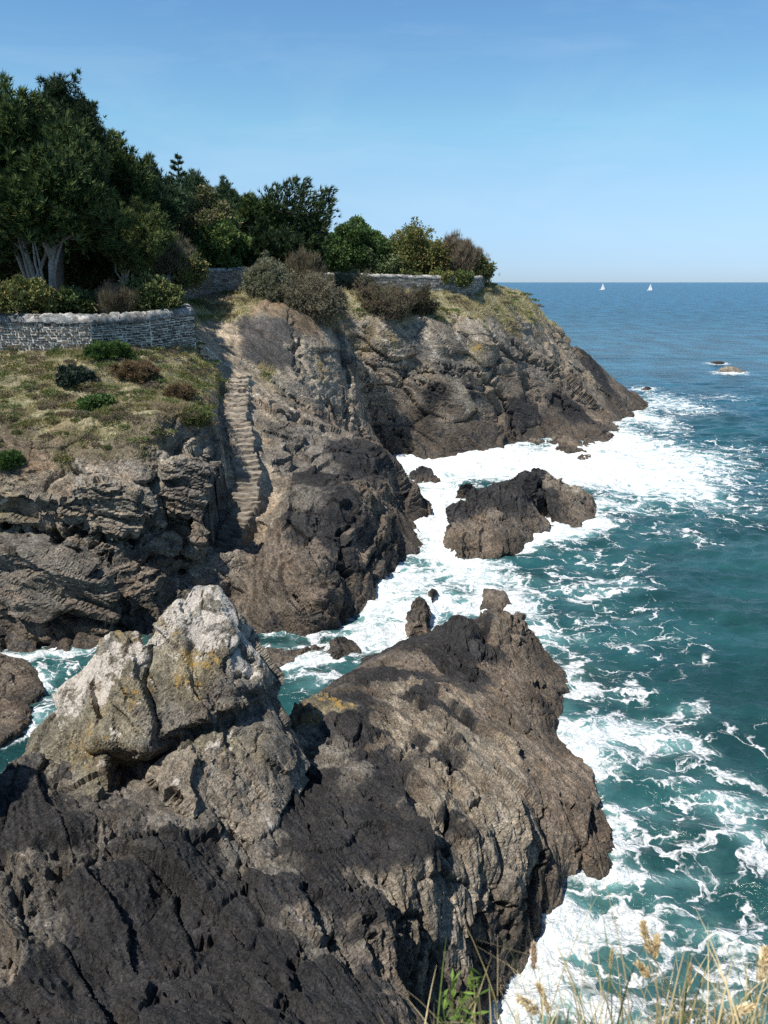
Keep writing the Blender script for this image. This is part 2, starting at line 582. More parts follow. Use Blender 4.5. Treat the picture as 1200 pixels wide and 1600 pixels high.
# plateau behind the garden walls
land += [(-30, 46, 12.0), (-22, 46, 12.0), (-15, 48, 12.0), (-12.8, 49.5, 11.9), (-13.5, 55, 12.2), (-45, 50, 12), (-30, 60, 12.6), (-20, 60, 12.8), (-45, 75, 13), (-25, 78, 13), (-10, 80, 13.1), (0, 84, 13), (-12, 66, 13), (-5, 72, 13.0)]
# bank right of the near wall and below the far wall
land += Py([(318, 480, 57.5), (345, 470, 59.5), (390, 475, 58.5), (430, 470, 59.5), (352, 496, 56.8), (312, 505, 54.0), (330, 585, 49.0)])
# --- rock right of the stairs
land += Py([(397, 690, 42.0), (412, 610, 48.2), (404, 640, 45.2), (418, 700, 42), (432, 640, 45.5), (408, 740, 39.4), (406, 790, 37.2), (384, 850, 35.2)])
land += Py([(470, 700, 43), (520, 705, 43.3), (560, 722, 43), (600, 722, 45), (625, 730, 46.5)])
land += Py([(440, 790, 35.6), (500, 790, 35.3), (560, 800, 36.0), (600, 790, 39), (618, 830, 39.4), (622, 785, 44.5)])
land += Py([(405, 870, 33.2), (450, 890, 30.9), (500, 880, 31.6), (550, 880, 33.2), (592, 860, 36.6)])
land += Py([(360, 930, 32.0), (370, 960, 30.6), (440, 960, 29.3), (500, 950, 29.6), (530, 930, 31.0)])
land += Pz([(420, 1014, 0), (470, 1012, 0), (530, 1005, 0), (545, 960, 0), (600, 897, 0), (628, 878, 0), (645, 862, 0.1), (636, 805, 0.4), (632, 772, 0.3)])
land += Pz([(560, 1010, -1.2), (600, 950, -1.2), (640, 905, -1.2), (676, 860, -1.3), (668, 800, -1.2), (655, 768, -1.2), (640, 742, -1.0), (620, 728, -0.6), (520, 1040, -1.2)])
# --- inlet behind it and the hollow up to the slab
land += Py([(470, 640, 51.8), (520, 660, 53.7), (560, 690, 56), (440, 605, 50.6), (500, 600, 55.5)])
land += Pz([(585, 712, 0.0), (600, 716, -0.3)])
land += Py([(385, 580, 51.3), (375, 492, 56), (420, 492, 57), (455, 510, 57), (465, 588, 53.4), (420, 585, 52.4), (400, 560, 52.6)])
# --- headland
land += Py([(480, 525, 57.5), (530, 505, 62), (450, 480, 58.5), (500, 470, 62), (560, 460, 68), (470, 455, 64)])
land += Py([(540, 570, 60.2), (560, 620, 59.5), (580, 670, 60.0), (520, 550, 58.6)])
land += Py([(600, 520, 65.5), (680, 525, 68.5), (760, 525, 71.8), (820, 515, 79.5)])
land += Py([(640, 580, 66), (720, 590, 68.2), (800, 590, 73), (640, 650, 64.6), (700, 660, 65.4), (780, 640, 71), (850, 600, 77)])
land += Pz([(640, 712, 0.0), (700, 712, 0), (740, 705, 0), (800, 692, 0), (850, 685, 0), (900, 688, 0), (950, 684, 0), (960, 664, 0), (985, 645, 0), (1014, 632, 0)])
land += Pz([(640, 745, -1.2), (700, 740, -1.2), (800, 720, -1.2), (900, 720, -1.2), (980, 700, -1.2), (1000, 660, -1.2), (1040, 632, -1.2)])
land += Py([(860, 655, 73.5), (920, 660, 74.5), (930, 620, 81), (970, 630, 84), (900, 570, 85)])
land += Py([(842, 500, 86.5), (882, 524, 90), (910, 548, 91.5), (942, 574, 92.5), (980, 605, 92.5)])
land += [(22, 97, 3.5), (28, 99, 0.2), (34, 96, -1.2), (40, 92, -1.2), (14, 102, 6), (30, 104, -1.5)]
# grass apron below the far wall
land += Py([(530, 478, 66), (600, 470, 71), (680, 465, 74), (757, 458, 78), (790, 462, 80), (820, 474, 85), (600, 492, 68), (700, 490, 72.5), (780, 490, 78)])
land += [(12, 84, 13), (16, 90, 12.6), (8, 96, 12), (-8, 96, 13), (-30, 96, 13), (17, 98, 9)]
# small natural steps in the cliff come from the relief below
F_RAW = RBF(land)
GULLY = np.array([a + (b_ - a) * t for a, b_ in zip(STAIR[:-1], STAIR[1:]) for t in np.linspace(0, 1, 14)[:-1]] + [STAIR[-1]])
GDIR = np.gradient(GULLY[:, :2], axis=0)
GDIR /= np.linalg.norm(GDIR, axis=1)[:, None]
def gully(xy):
    """nearest place on the flight of steps: distance, its height, side (+ = right going up)"""
    d = np.full(len(xy), 99.0); z = np.full(len(xy), 99.0); sd_ = np.zeros(len(xy))
    m = np.nonzero((xy[:, 0] > -14) & (xy[:, 0] < -2) & (xy[:, 1] > 29) & (xy[:, 1] < 56))[0]
    for s0 in range(0, len(m), 20000):
        k = m[s0:s0 + 20000]
        o = xy[k][:, None, :] - GULLY[None, :, :2]
        d2 = (o ** 2).sum(2)
        j = d2.argmin(1)
        r_ = np.arange(len(k))
        d[k] = np.sqrt(d2[r_, j]); z[k] = GULLY[j, 2]
        sd_[k] = o[r_, j, 0]
    return d, z, sd_
def F_LAND(xy):
    """the cliff with the stair gully hewn into it: steep on the left, open on the right"""
    xy = np.asarray(xy, float)
    h = F_RAW(xy)
    d, z, sd_ = gully(xy)
    q3 = np.column_stack([xy, 0 * xy[:, 0]])
    d = d + np.where(sd_ < 0, 0.35 * perlin(q3 / 1.6, 45), 0.2 * perlin(q3 / 0.9, 47))
    e = np.clip(d - 0.80, 0, None)
    left = z + 4.5 * np.clip(d - 0.90, 0, None)
    right = z + 0.8 * e + 0.8 * np.clip(d - 2.2, 0, None) ** 2
    lim = np.where(sd_ < 0, left, right)
    return np.where(d < 4.5, np.minimum(h, lim), h)

# ------------------------------------------------------------------ foreground rock + the ledge under the camera
fore = []
fore += Pz([(770, 1575, 0), (805, 1500, 0), (880, 1392, 0), (955, 1368, 0), (963, 1300, 0), (925, 1225, 0), (872, 1150, 0), (884, 1095, 0), (858, 1035, 0), (840, 990, 0.0)])
fore += Pz([(800, 1620, -1.2), (850, 1530, -1.2), (900, 1450, -1.2), (990, 1400, -1.2), (1010, 1300, -1.2), (970, 1200, -1.2), (915, 1150, -1.2), (930, 1095, -1.2), (900, 1030, -1.2), (860, 960, -1.2), (760, 930, -1.2), (680, 950, -1.2)])
fore += Py([(772, 962, 27.2), (812, 972, 26.4), (730, 985, 26.6), (690, 990, 26.2), (640, 1000, 25), (575, 1045, 23.3), (520, 1075, 21.4), (470, 1105, 19.4)])
fore += Pz([(640, 985, -0.6), (570, 1040, -1.0), (500, 1075, -1.0), (440, 1095, -1.0)])
fore += Py([(700, 1050, 22.8), (600, 1100, 19.6), (800, 1050, 23.6), (850, 1100, 22.0), (760, 1150, 18.6), (650, 1200, 16.2), (550, 1150, 17.1), (850, 1200, 18.1)])
fore += Py([(800, 1300, 14.6), (900, 1300, 16.1), (930, 1340, 15.7), (700, 1300, 13.7), (800, 1400, 13.4), (870, 1380, 14.8), (700, 1450, 11.5), (760, 1450, 12.5), (715, 1560, 10.9), (650, 1560, 10.3)])
fore += Py([(600, 1450, 10.5), (500, 1300, 12.4), (500, 1500, 9.2), (400, 1400, 10.4), (300, 1500, 8.9), (200, 1350, 10.9), (100, 1450, 9.4), (0, 1600, 7.2), (300, 1600, 7.3), (500, 1600, 7.7), (600, 1600, 8.3), (680, 1600, 10.0)])
fore += Py([(250, 1285, 12.0), (110, 1275, 12.1), (180, 1235, 13.4), (240, 1215, 14.0), (130, 1225, 13.6), (400, 1330, 11.9), (450, 1200, 15.6), (480, 1150, 17.1), (40, 1190, 14.2), (0, 1300, 11.6), (330, 1290, 12.2)])
# behind and left of the lichen boulder
fore += [(-3.6, 18.2, 1.6), (-3.8, 20.6, -1), (-6.5, 18.2, 1.2), (-6.5, 20.0, -1), (-8.6, 17.4, 1.0), (-9.5, 18.6, -0.9), (-9.4, 15, 0.8), (-12, 19, -1), (-7.5, 13, 4.3), (-5, 16, 3.4), (-13, 15, 0)]
# open water beyond, so the field falls away
fore += [(12, 30, -1.5), (12, 20, -1.5), (10, 12, -1.5), (8, 32, -1.5), (-2, 32, -1.5), (-13, 32, -1.5), (-13, 26, -1.5), (-15, 22, -1.5), (6, 9, -1.0)]
# ledge the photographer stands on (just under the frame) and its face
fore += [(-4, 1.0, 11.4), (-1.5, 1.2, 12.0), (0, 1.35, 12.2), (0.6, 1.45, 12.2), (1.5, 1.4, 12.25), (3, 1.4, 12.2), (6, 1.2, 12.0), (-10, 2.0, 11.0), (0, 0, 12.4), (0, -4, 12.8), (6, -4, 12.8), (-10, -4, 12.5), (12, 0, 11.5), (12, -4, 12.5),
         (0, 2.6, 9.6), (2, 2.6, 9.4), (-3, 3.0, 9.3), (4, 2.6, 8.8), (1, 4.6, 6.2), (-3, 5.2, 6.4), (4, 5.5, 2.5), (7, 5, 1.5), (-6, 5.5, 6.5), (0.5, 6.5, 4.8), (3, 8, 1.8), (5, 8, -0.2), (10, 5, 0)]
# spur outside the frame on the left (its shade falls into the corner of the picture)
fore += [(-9.1, 11.9, 8.4), (-9.3, 10.6, 8.8), (-10.5, 12.3, 8.4), (-12, 12.4, 8.2), (-12, 8.5, 9.5), (-8.2, 10.6, 5.6), (-8.3, 12.2, 5.2), (-8.6, 7.5, 6.6), (-9.4, 13.7, 3.6), (-13, 14, 3), (-15, 8, 9.5), (-15, 12, 7), (-15, 0, 11.5)]
F_FORE = RBF(fore)

# ------------------------------------------------------------------ rays from the camera onto the undisplaced ground (to carry places over)
def grid_bvh(fn, x0, x1, y0, y1, step):
    nx = int((x1 - x0) / step) + 1; ny = int((y1 - y0) / step) + 1
    X, Y = np.meshgrid(np.linspace(x0, x1, nx), np.linspace(y0, y1, ny))
    xy = np.stack([X.ravel(), Y.ravel()], 1)
    V = np.column_stack([xy, fn(xy)])
    I = np.arange(nx * ny).reshape(ny, nx)
    F = np.stack([I[:-1, :-1].ravel(), I[:-1, 1:].ravel(), I[1:, 1:].ravel(), I[1:, :-1].ravel()], 1)
    return BVHTree.FromPolygons(V.tolist(), F.tolist())
BV_LAND = grid_bvh(F_LAND, -45, 40, 24.5, 106, 0.35)
BV_FORE = grid_bvh(F_FORE, -15, 11, -2, 32, 0.2)

def hit(bv, u, v):
    d = ray(u, v)
    h = bv.ray_cast(Vector((0, 0, CAMZ)), Vector(d).normalized())
    return np.array(h[0]) if h[0] is not None else None

def hits(bv, uv):
    r = [hit(bv, u, v) for u, v in uv]
    return [p for p in r if p is not None]

def kinds(bv, spec):
    out_ = []
    for kind, uv in spec.items():
        for p in hits(bv, uv):
            out_.append((p, kind))
    return out_

LAND_KINDS = kinds(BV_LAND, {
    'grass': [(20, 580), (100, 580), (180, 580), (250, 575), (290, 560), (40, 630), (120, 640), (200, 640), (270, 620), (60, 670), (150, 675), (310, 590), (330, 585), (325, 570), (340, 595), (320, 500), (350, 480), (330, 490), (340, 500), (320, 475), (385, 470),
              (560, 485), (620, 485), (680, 490), (740, 490), (790, 480), (815, 490), (700, 470), (760, 470), (600, 465), (405, 580), (420, 455), (510, 470), (300, 520)],
    'heath': [(30, 690), (120, 700), (190, 705), (230, 690), (280, 650), (300, 640), (90, 690), (570, 520), (800, 510), (480, 490), (520, 490)],
    'soil': [(30, 700), (60, 715), (420, 475), (480, 505), (540, 500)],
    'sand': [(380, 590), (372, 615), (366, 640), (378, 660), (390, 690), (356, 560), (344, 545), (338, 535), (342, 525), (345, 516), (330, 545), (322, 538), (392, 745), (388, 785)],
    'slab': [(390, 520), (420, 540), (445, 560), (400, 560), (440, 520)],
    'pale': [(600, 512), (650, 514), (690, 514), (730, 516), (775, 518), (820, 512), (560, 508), (332, 876), (316, 888), (300, 902), (345, 862), (480, 570), (490, 610), (470, 550), (520, 600), (510, 570), (440, 600), (540, 590), (120, 740), (200, 760), (180, 740), (300, 680), (390, 575), (410, 625), (560, 560), (620, 560), (690, 545), (760, 560), (520, 530), (400, 650), (480, 650),
             (590, 540), (850, 540)],
    'tan': [(200, 800), (100, 800), (250, 780), (330, 850), (310, 880), (330, 860), (150, 830), (60, 750), (550, 640), (600, 600), (660, 580), (750, 590), (820, 560), (870, 550), (280, 820), (900, 575), (400, 700), (395, 830), (720, 620), (240, 850)],
    'orange': [(495, 575), (20, 790), (560, 545), (755, 555), (600, 530)],
    'grey': [(50, 870), (120, 870), (180, 900), (320, 730), (310, 770), (40, 780), (440, 720), (500, 720), (480, 770), (700, 560), (800, 545), (650, 545), (90, 930), (540, 560), (840, 570), (600, 570), (450, 680)],
    'brown': [(30, 950), (100, 960), (160, 960), (220, 920), (260, 900), (440, 850), (420, 900), (480, 860), (560, 780), (600, 760), (600, 830), (560, 850), (380, 940), (620, 640), (700, 640), (760, 640), (840, 620), (900, 610), (560, 680), (520, 660), (470, 930), (640, 620), (800, 600),
              (960, 600), (930, 640), (330, 940)],
    'umber': [(20, 1000), (100, 1000), (230, 980), (300, 960), (420, 1000), (500, 990), (520, 940), (560, 910), (620, 870), (655, 850), (640, 790), (620, 690), (700, 705), (780, 690), (860, 670), (930, 675), (980, 640), (1005, 630), (660, 660), (740, 670), (860, 640), (540, 960), (600, 870), (640, 690)],
    'black': [(540, 720), (580, 730), (530, 770), (560, 830), (510, 750), (520, 830), (470, 830), (880, 640), (820, 640), (680, 620), (940, 590), (540, 890), (740, 610), (905, 640)],
}) + [(at_y(u, v, Y), 'grey') for u, v, Y in [(290, 760, 32.5), (330, 740, 33), (280, 740, 32.6), (330, 790, 32.6), (320, 720, 33), (300, 800, 32.5), (265, 760, 32.6), (338, 770, 34)]] + [(at_y(u, v, Y), 'tan') for u, v, Y in [(300, 740, 32.5), (310, 775, 32.5), (330, 700, 34.5), (262, 725, 33), (300, 705, 34)]] + [(at_y(u, v, Y), 'brown') for u, v, Y in [(280, 850, 31.8), (300, 840, 32), (260, 870, 31.8)]] + [((-30, 37, 9), 'grass'), ((-42, 37, 9), 'grass'), ((-30, 46, 12), 'soil'), ((-20, 50, 12.3), 'soil'), ((-14, 60, 12.8), 'soil'), ((-5, 75, 13), 'grass'), ((5, 84, 13), 'grass'), ((14, 92, 12), 'grass'), ((-30, 75, 13), 'soil')]

FORE_KINDS = kinds(BV_FORE, {
    'black': [(560, 1090), (572, 1120), (585, 1150), (597, 1185), (608, 1215), (625, 1290), (648, 1350), (698, 1110), (703, 1150), (704, 1200), (704, 1290), (700, 1325), (668, 1080), (678, 1110), (715, 1000), (735, 1025), (740, 1050), (745, 990), (650, 1060), (655, 1085), (100, 1300), (200, 1300), (300, 1320), (400, 1380), (150, 1400), (250, 1450), (350, 1500), (100, 1500), (200, 1580), (400, 1580), (500, 1300), (480, 1380), (560, 1280), (520, 1220), (600, 1330), (450, 1500), (560, 1420), (50, 1560), (540, 1540),
              (530, 1110), (560, 1140), (650, 1100), (600, 1060), (730, 1010), (720, 990), (655, 1160), (690, 1180), (600, 1200), (620, 1250), (640, 1330), (480, 1250)],
    'grey': [(280, 1270), (330, 1270), (250, 1240), (180, 1300), (400, 1350), (60, 1380), (500, 1180), (540, 1220), (30, 1500), (520, 1480), (380, 1300)],
    'brown': [(600, 1080), (620, 1110), (590, 1130), (680, 1120), (700, 1080), (640, 1040), (780, 1050), (800, 1010), (840, 1060), (820, 1110), (780, 1120), (870, 1240), (920, 1300), (880, 1340), (790, 980), (860, 1180), (840, 1260), (900, 1260), (590, 1160), (660, 1240), (630, 1480), (600, 1530), (745, 1130)],
    'tan': [(640, 1075), (622, 1095), (615, 1140), (635, 1160), (660, 1130), (672, 1170), (685, 1150), (725, 1150), (725, 1100), (680, 1260), (680, 1300), (740, 1200), (700, 1150), (760, 1260), (690, 1220), (720, 1260), (770, 1180), (650, 1290), (620, 1410)],
    'pale': [(760, 1400), (820, 1350), (720, 1480), (680, 1520), (780, 1260), (750, 1330), (780, 1300), (700, 1330), (740, 1380), (800, 1330), (670, 1400), (690, 1440), (800, 1280), (650, 1450), (660, 1370)],
    'umber': [(840, 1380), (780, 1440), (730, 1500), (700, 1540), (760, 1500), (940, 1350), (860, 1130), (880, 1100), (850, 1030), (700, 1480), (660, 1540), (820, 1400), (650, 1590), (950, 1310)],
    'orange': [(530, 1100), (515, 1120)],
}) + [((0, 0, 12.4), 'grass'), ((3, 0, 12.4), 'grass'), ((-2, 0, 12.4), 'grass'), ((6, 0, 12.2), 'grass'), ((0, -3, 12.6), 'grass'), ((1, 3, 9), 'soil'), ((-10, 9, 8), 'grey'), ((4, 3, 8), 'brown')]

# ------------------------------------------------------------------ hand-set breaks in the rock: (pixels, width m, height m); height < 0 is a cleft
LAND_STROKES = [
    ([(0, 808), (40, 822), (95, 838), (130, 822), (150, 850), (215, 838), (240, 800)], 0.28, -0.9),
    ([(110, 815), (150, 828), (200, 830)], 0.35, 0.35),
    ([(0, 800), (60, 805), (110, 810)], 0.4, 0.4),
    ([(165, 900), (175, 950), (185, 985)], 0.22, -0.6),
    ([(170, 860), (165, 890)], 0.2, -0.4),
    ([(245, 785), (238, 800), (230, 830)], 0.18, -0.5),
    ([(255, 825), (275, 830), (285, 815)], 0.15, -0.4),
    ([(215, 880), (240, 875)], 0.15, -0.4),
    ([(290, 735), (310, 730)], 0.2, -0.5),
    ([(60, 910), (120, 940), (90, 970)], 0.9, 0.35),
    ([(150, 775), (200, 790)], 0.7, 0.3),
    ([(450, 800), (500, 810), (480, 850), (440, 880)], 0.18, -0.3),
    ([(535, 830), (540, 870), (525, 890), (545, 900)], 0.3, -0.7),
    ([(470, 880), (520, 900), (510, 940)], 0.6, 0.35),
    ([(610, 780), (615, 840), (600, 870)], 0.15, -0.35),
    ([(545, 740), (560, 790), (548, 830)], 0.2, -0.3),
    ([(580, 760), (560, 790), (590, 830)], 0.7, 0.3),
    # headland: joints running down to the right
    ([(535, 560), (600, 640), (640, 700)], 0.25, -0.5),
    ([(560, 545), (640, 575), (720, 585)], 0.25, -0.35),
    ([(600, 555), (660, 600), (690, 610)], 0.25, -0.35),
    ([(740, 575), (790, 625), (800, 650), (805, 680)], 0.35, -0.8),
    ([(690, 570), (745, 580), (770, 600)], 0.25, -0.4),
    ([(800, 540), (860, 580), (880, 620), (890, 640)], 0.4, -0.8),
    ([(860, 560), (910, 600), (900, 620), (950, 640)], 0.35, -0.6),
    ([(840, 560), (880, 590)], 0.8, 0.5),
    ([(540, 610), (545, 660)], 0.25, -0.5),
    ([(500, 620), (520, 640), (560, 660), (580, 690)], 0.3, -0.4),
    ([(570, 580), (590, 660), (600, 690)], 0.25, -0.4),
    ([(460, 495), (463, 540), (465, 590)], 0.3, -0.5),
    ([(460, 625), (470, 660)], 0.3, -0.5),
]
FORE_STROKES = [
    ([(650, 1425), (560, 1455), (520, 1462), (470, 1475), (468, 1530), (440, 1600)], 0.09, -0.42),
    ([(380, 1340), (382, 1390), (330, 1450), (300, 1500), (245, 1530), (240, 1560), (215, 1600)], 0.07, -0.3),
    ([(280, 1290), (340, 1350), (380, 1380)], 0.10, -0.25),
    ([(150, 1390), (210, 1365), (260, 1320)], 0.35, 0.16),
    ([(60, 1340), (150, 1330), (220, 1290)], 0.30, -0.25),
    ([(700, 1120), (705, 1180), (700, 1250), (705, 1320), (680, 1350)], 0.10, -0.35),
    ([(640, 1130), (660, 1180), (705, 1245)], 0.12, -0.25),
    ([(480, 1080), (520, 1160), (575, 1205)], 0.12, -0.35),
    ([(490, 1110), (530, 1120), (560, 1140)], 0.5, 0.35),
    ([(690, 1000), (740, 1045), (745, 1060)], 0.15, -0.45),
    ([(742, 970), (748, 1000)], 0.22, -0.8),
    ([(772, 966), (778, 990)], 0.35, 0.5),
    ([(712, 990), (725, 1005)], 0.35, 0.45),
    ([(812, 975), (815, 990)], 0.3, 0.3),
    ([(795, 968), (800, 990)], 0.15, -0.4),
    ([(700, 985), (740, 1010)], 0.5, 0.35),
    ([(755, 970), (752, 1040), (740, 1060)], 0.12, -0.4),
    ([(790, 1060), (800, 1140), (850, 1160)], 0.12, -0.3),
    ([(855, 1270), (850, 1340), (830, 1390), (740, 1440)], 0.10, -0.3),
    ([(640, 1420), (660, 1480), (650, 1540)], 0.10, -0.4),
    ([(880, 1250), (905, 1330), (840, 1360)], 0.12, -0.25),
    ([(720, 1560), (760, 1500), (820, 1420)], 0.25, -0.25),
    ([(580, 1250), (600, 1330), (610, 1400), (640, 1500)], 0.10, -0.3),
    ([(480, 1400), (540, 1395), (600, 1370)], 0.09, -0.22),
    ([(660, 1190), (690, 1280), (640, 1330)], 0.4, 0.22),
    ([(30, 1340), (45, 1450), (20, 1520)], 0.12, -0.3),
    ([(780, 1240), (830, 1290), (840, 1330)], 0.35, 0.15),
]

def strokes(V, bv, spec, seed):
    h = np.zeros(len(V), np.float32)
    wv = np.stack([perlin(V / 0.8, seed + k) for k in range(3)], 1) + 0.5 * np.stack([perlin(V / 0.3, seed + 9 + k) for k in range(3)], 1)
    for uv, wd, ht in spec:
        ln = hits(bv, uv)
        if len(ln) < 2:
            continue
        ln = np.array(ln)
        lo, hi = ln.min(0) - wd * 4 - 0.5, ln.max(0) + wd * 4 + 0.5
        m = ((V > lo) & (V < hi)).all(1)
        if not m.any():
            continue
        jag = worley(V[m] / max(0.25, wd * 1.6), seed + 31)
        Q = V[m] + wv[m] * min(0.3, wd) + jag[3] * min(0.22, wd * 1.1)
        d = line_dist(Q, ln)
        if ht < 0:
            h[m] += 1.25 * ht * np.clip(1 - d / (wd * 1.15), 0, 1) ** 1.2
        else:
            h[m] += ht * np.clip(1.35 - d / (wd * 1.2), 0, 1)
    return h

M_LAND = frame((0.8, -0.25, -0.55), (0.2, 1.0, 0.25))
M_LEFT = frame((1.0, 0.1, -0.18), (0.15, 0.8, 0.5))
st_arr = np.array(STAIR)
def grit(V, M, k, seed):
    """small sharp relief: pits, chips and fine clefts"""
    q = (V @ M.T) * np.array([0.55, 0.8, 1.5])
    m = sstep(-0.35, 0.4, fbm(V / (1.7 * k), 2, seed + 3))
    r1 = np.abs(fbm(q / (0.55 * k), 3, seed))
    r2 = np.abs(fbm(q / (0.22 * k), 2, seed + 1))
    return (0.35 + 0.65 * m) * k * (0.16 * np.minimum(r1, 0.25) + 0.06 * np.minimum(r2, 0.3)) - 0.035 * k
M_FORE = frame((0.5, -0.86, -0.12), (0.35, 0.25, 0.9))
MAT_LAND = rock_material('weathered_cliff_rock', M_LAND, 1.25)
MAT_FORE = rock_material('weathered_shore_rock', M_FORE, 0.62)

def attrs_of(R, wet=None):
    return {'tint': R[:, :3], 'mask': np.stack([R[:, 4], R[:, 5], R[:, 6]], 1)}

def below(V, z, shade=0.0):
    return V[:, 2] < z

def land_piece(x0, x1, y0, y1, voxel, size, seed=30, extra=()):
    V, N, F = remesh([field_solid(F_LAND, x0, x1, y0, y1, 0.22 if voxel < 0.1 else 0.35)] + [hull(h_) for h_ in extra], voxel)
    keep = (V[F].mean(1)[:, 2] > -1.7) & (np.abs(V[F].mean(1)[:, 0] - x0) > .3) & (np.abs(V[F].mean(1)[:, 0] - x1) > .3) \
        & (np.abs(V[F].mean(1)[:, 1] - y0) > .3) & (np.abs(V[F].mean(1)[:, 1] - y1) > .3)
    V, F, N = compact(V, F[keep], N)
    R = paint(V, LAND_KINDS, warp=0.7)
    rel = R[:, 7]
    ds = line_dist(V * [1, 1, 0.5], np.array(STAIR + PATH) * [1, 1, 0.5])
    rel = rel * sstep(0.75, 1.05, ds)
    far = sstep(44, 62, V[:, 1])
    hr = rock_disp(V, M_LAND, size * 1.1, seed=seed, a_block=0.62, a_strata=1.7, a_fine=1.3)
    if far.max() > 0:
        hr = hr * (1 - far) + far * (rock_disp(V, M_LAND, size * 2.0, seed=seed + 7, a_block=0.50, a_strata=1.0, a_fine=0.8))
    lm = sstep(1.5, -0.5, V[:, 0] - np.interp(V[:, 1], st_arr[:, 1], st_arr[:, 0])) * sstep(52, 46, V[:, 1])
    h = hr
    if lm.max() > 0:
        h = hr * (1 - lm) + lm * rock_disp(V, M_LEFT, size * 1.15, seed=seed + 200, a_strata=0.8)
    h += strokes(V, BV_LAND, LAND_STROKES, 300) + grit(V, M_LAND, 1.6, 171) * (1 - 0.3 * far)
    h += 0.12 * fbm(V / 1.2, 3, 77) * sstep(0.5, 1, R[:, 3])
    rim = sstep(0, 0.9, np.minimum.reduce([V[:, 1] - y0, V[:, 1] * 0 + 9]))
    V = V + N * (h * np.where(R[:, 3] > 0.5, np.maximum(rel, 0.2), rel))[:, None]
    # nothing stands above the line of the steps
    d, z, sd_ = gully(V[:, :2])
    m = d < 0.93
    V[m, 2] = np.minimum(V[m, 2], z[m] - 0.08)
    return V, F, R

MX = 50.4
# overhanging benches of the left cliff
def bench(front, Yf, Yb, drop=0.0):
    top = [at_y(u, v, Yb) for u, v in front]
    zt = max(q[2] for q in Py([(u, v, Yf) for u, v in front]))
    return Py([(u, v, Yf) for u, v in front]) + [np.array([q[0], q[1], min(q[2] + 0.3, zt)]) for q in top]
BENCH = [
    bench([(-60, 770), (40, 765), (105, 775), (112, 812), (60, 822), (-60, 806)], 30.15, 33),
    bench([(105, 762), (160, 752), (235, 768), (242, 800), (218, 832), (152, 838), (112, 812)], 30.2, 33),
    bench([(-60, 868), (60, 860), (150, 890), (178, 930), (182, 985), (90, 998), (-60, 998)], 28.35, 31),
    bench([(255, 720), (310, 712), (325, 730), (322, 790), (292, 812), (262, 790)], 32.9, 35),
    bench([(232, 850), (268, 838), (276, 850), (255, 890), (228, 890)], 31.3, 33),
]
rl = np.random.default_rng(77)
for u_, v_, s_ in [(265, 730, .7), (290, 722, .8), (318, 735, .7), (280, 760, .9), (312, 765, .8), (335, 760, .6), (268, 795, .8), (298, 800, .9), (328, 795, .7), (285, 835, .8), (312, 835, .7), (260, 845, .7), (300, 862, .6), (275, 880, .7), (338, 725, .5), (325, 705, .6), (240, 815, .6), (338, 690, .45), (332, 820, .6)]:
    c_ = hit(BV_LAND, u_, v_)
    c_ = c_ - ray(u_, v_) / np.linalg.norm(ray(u_, v_)) * 0.15
    BENCH.append([c_ + s_ * np.array([1.0, 0.8, 0.62]) * q / np.linalg.norm(q) * rl.uniform(.75, 1.1) for q in rl.normal(size=(14, 3))])
VA, FA, RA = land_piece(-32, 4.5, 24.6, MX + 0.3, 0.072, 1.5, extra=BENCH)
VB, FB, RB = land_piece(-34, 40, MX - 0.3, 104, 0.125, 1.5)
keep = VA[FA].mean(1)[:, 1] <= MX + .14
FA = FA[keep]
keep = VB[FB].mean(1)[:, 1] >= MX - .2
FB = FB[keep]

GRASSY = []     # triangles the grass grows on
def emit_land(V, F, R, splitters, mat):
    cen = V[F].mean(1)
    sand = R[F].mean(1)
    done = np.zeros(len(F), bool)
    for name, fn in splitters:
        m = fn(cen, sand) & ~done
        done |= m
        if not m.any():
            continue
        v, f, r = compact(V, F[m], R)
        link(name, mesh_np(name, v, f, attrs_of(r), mat, smooth=False), kind='structure')
    g = R[F][:, :, 3].mean(1)
    m = (g > 0.45) & (cen[:, 2] > 5)
    GRASSY.append((V[F[m]], g[m]))

st_arr = np.array(STAIR)
def right_of_stairs(c):
    xs = np.interp(c[:, 1], st_arr[:, 1], st_arr[:, 0])
    return c[:, 0] > xs
is_sand = lambda c, r: (r[:, 0] > 0.30) & (c[:, 2] > 6.2)
emit_land(VA, FA, RA, [('path', is_sand), ('rock_outcrop', lambda c, r: right_of_stairs(c)), ('cliff', lambda c, r: c[:, 0] > -99)], MAT_LAND)
emit_land(VB, FB, RB, [('sand_path', is_sand), ('headland', lambda c, r: c[:, 0] > -99)], MAT_LAND)

# inland ground behind the trees
gx, gy = np.meshgrid(np.linspace(-120, -16, 60), np.linspace(60, 150, 50))
gp = np.stack([gx.ravel(), gy.ravel(), 12.75 + 0 * gx.ravel()], 1)
gp[:, 2] += 0.15 * fbm(gp / 6, 3, 5)
I = np.arange(gp.shape[0]).reshape(gx.shape)
gf = np.stack([I[:-1, :-1].ravel(), I[:-1, 1:].ravel(), I[1:, 1:].ravel(), I[1:, :-1].ravel()], 1)
link('inland_ground', mesh_np('inland_ground', gp, gf, {'tint': np.tile([0.10, 0.085, 0.05], (len(gp), 1)), 'mask': np.zeros((len(gp), 3))}, MAT_LAND), kind='structure')

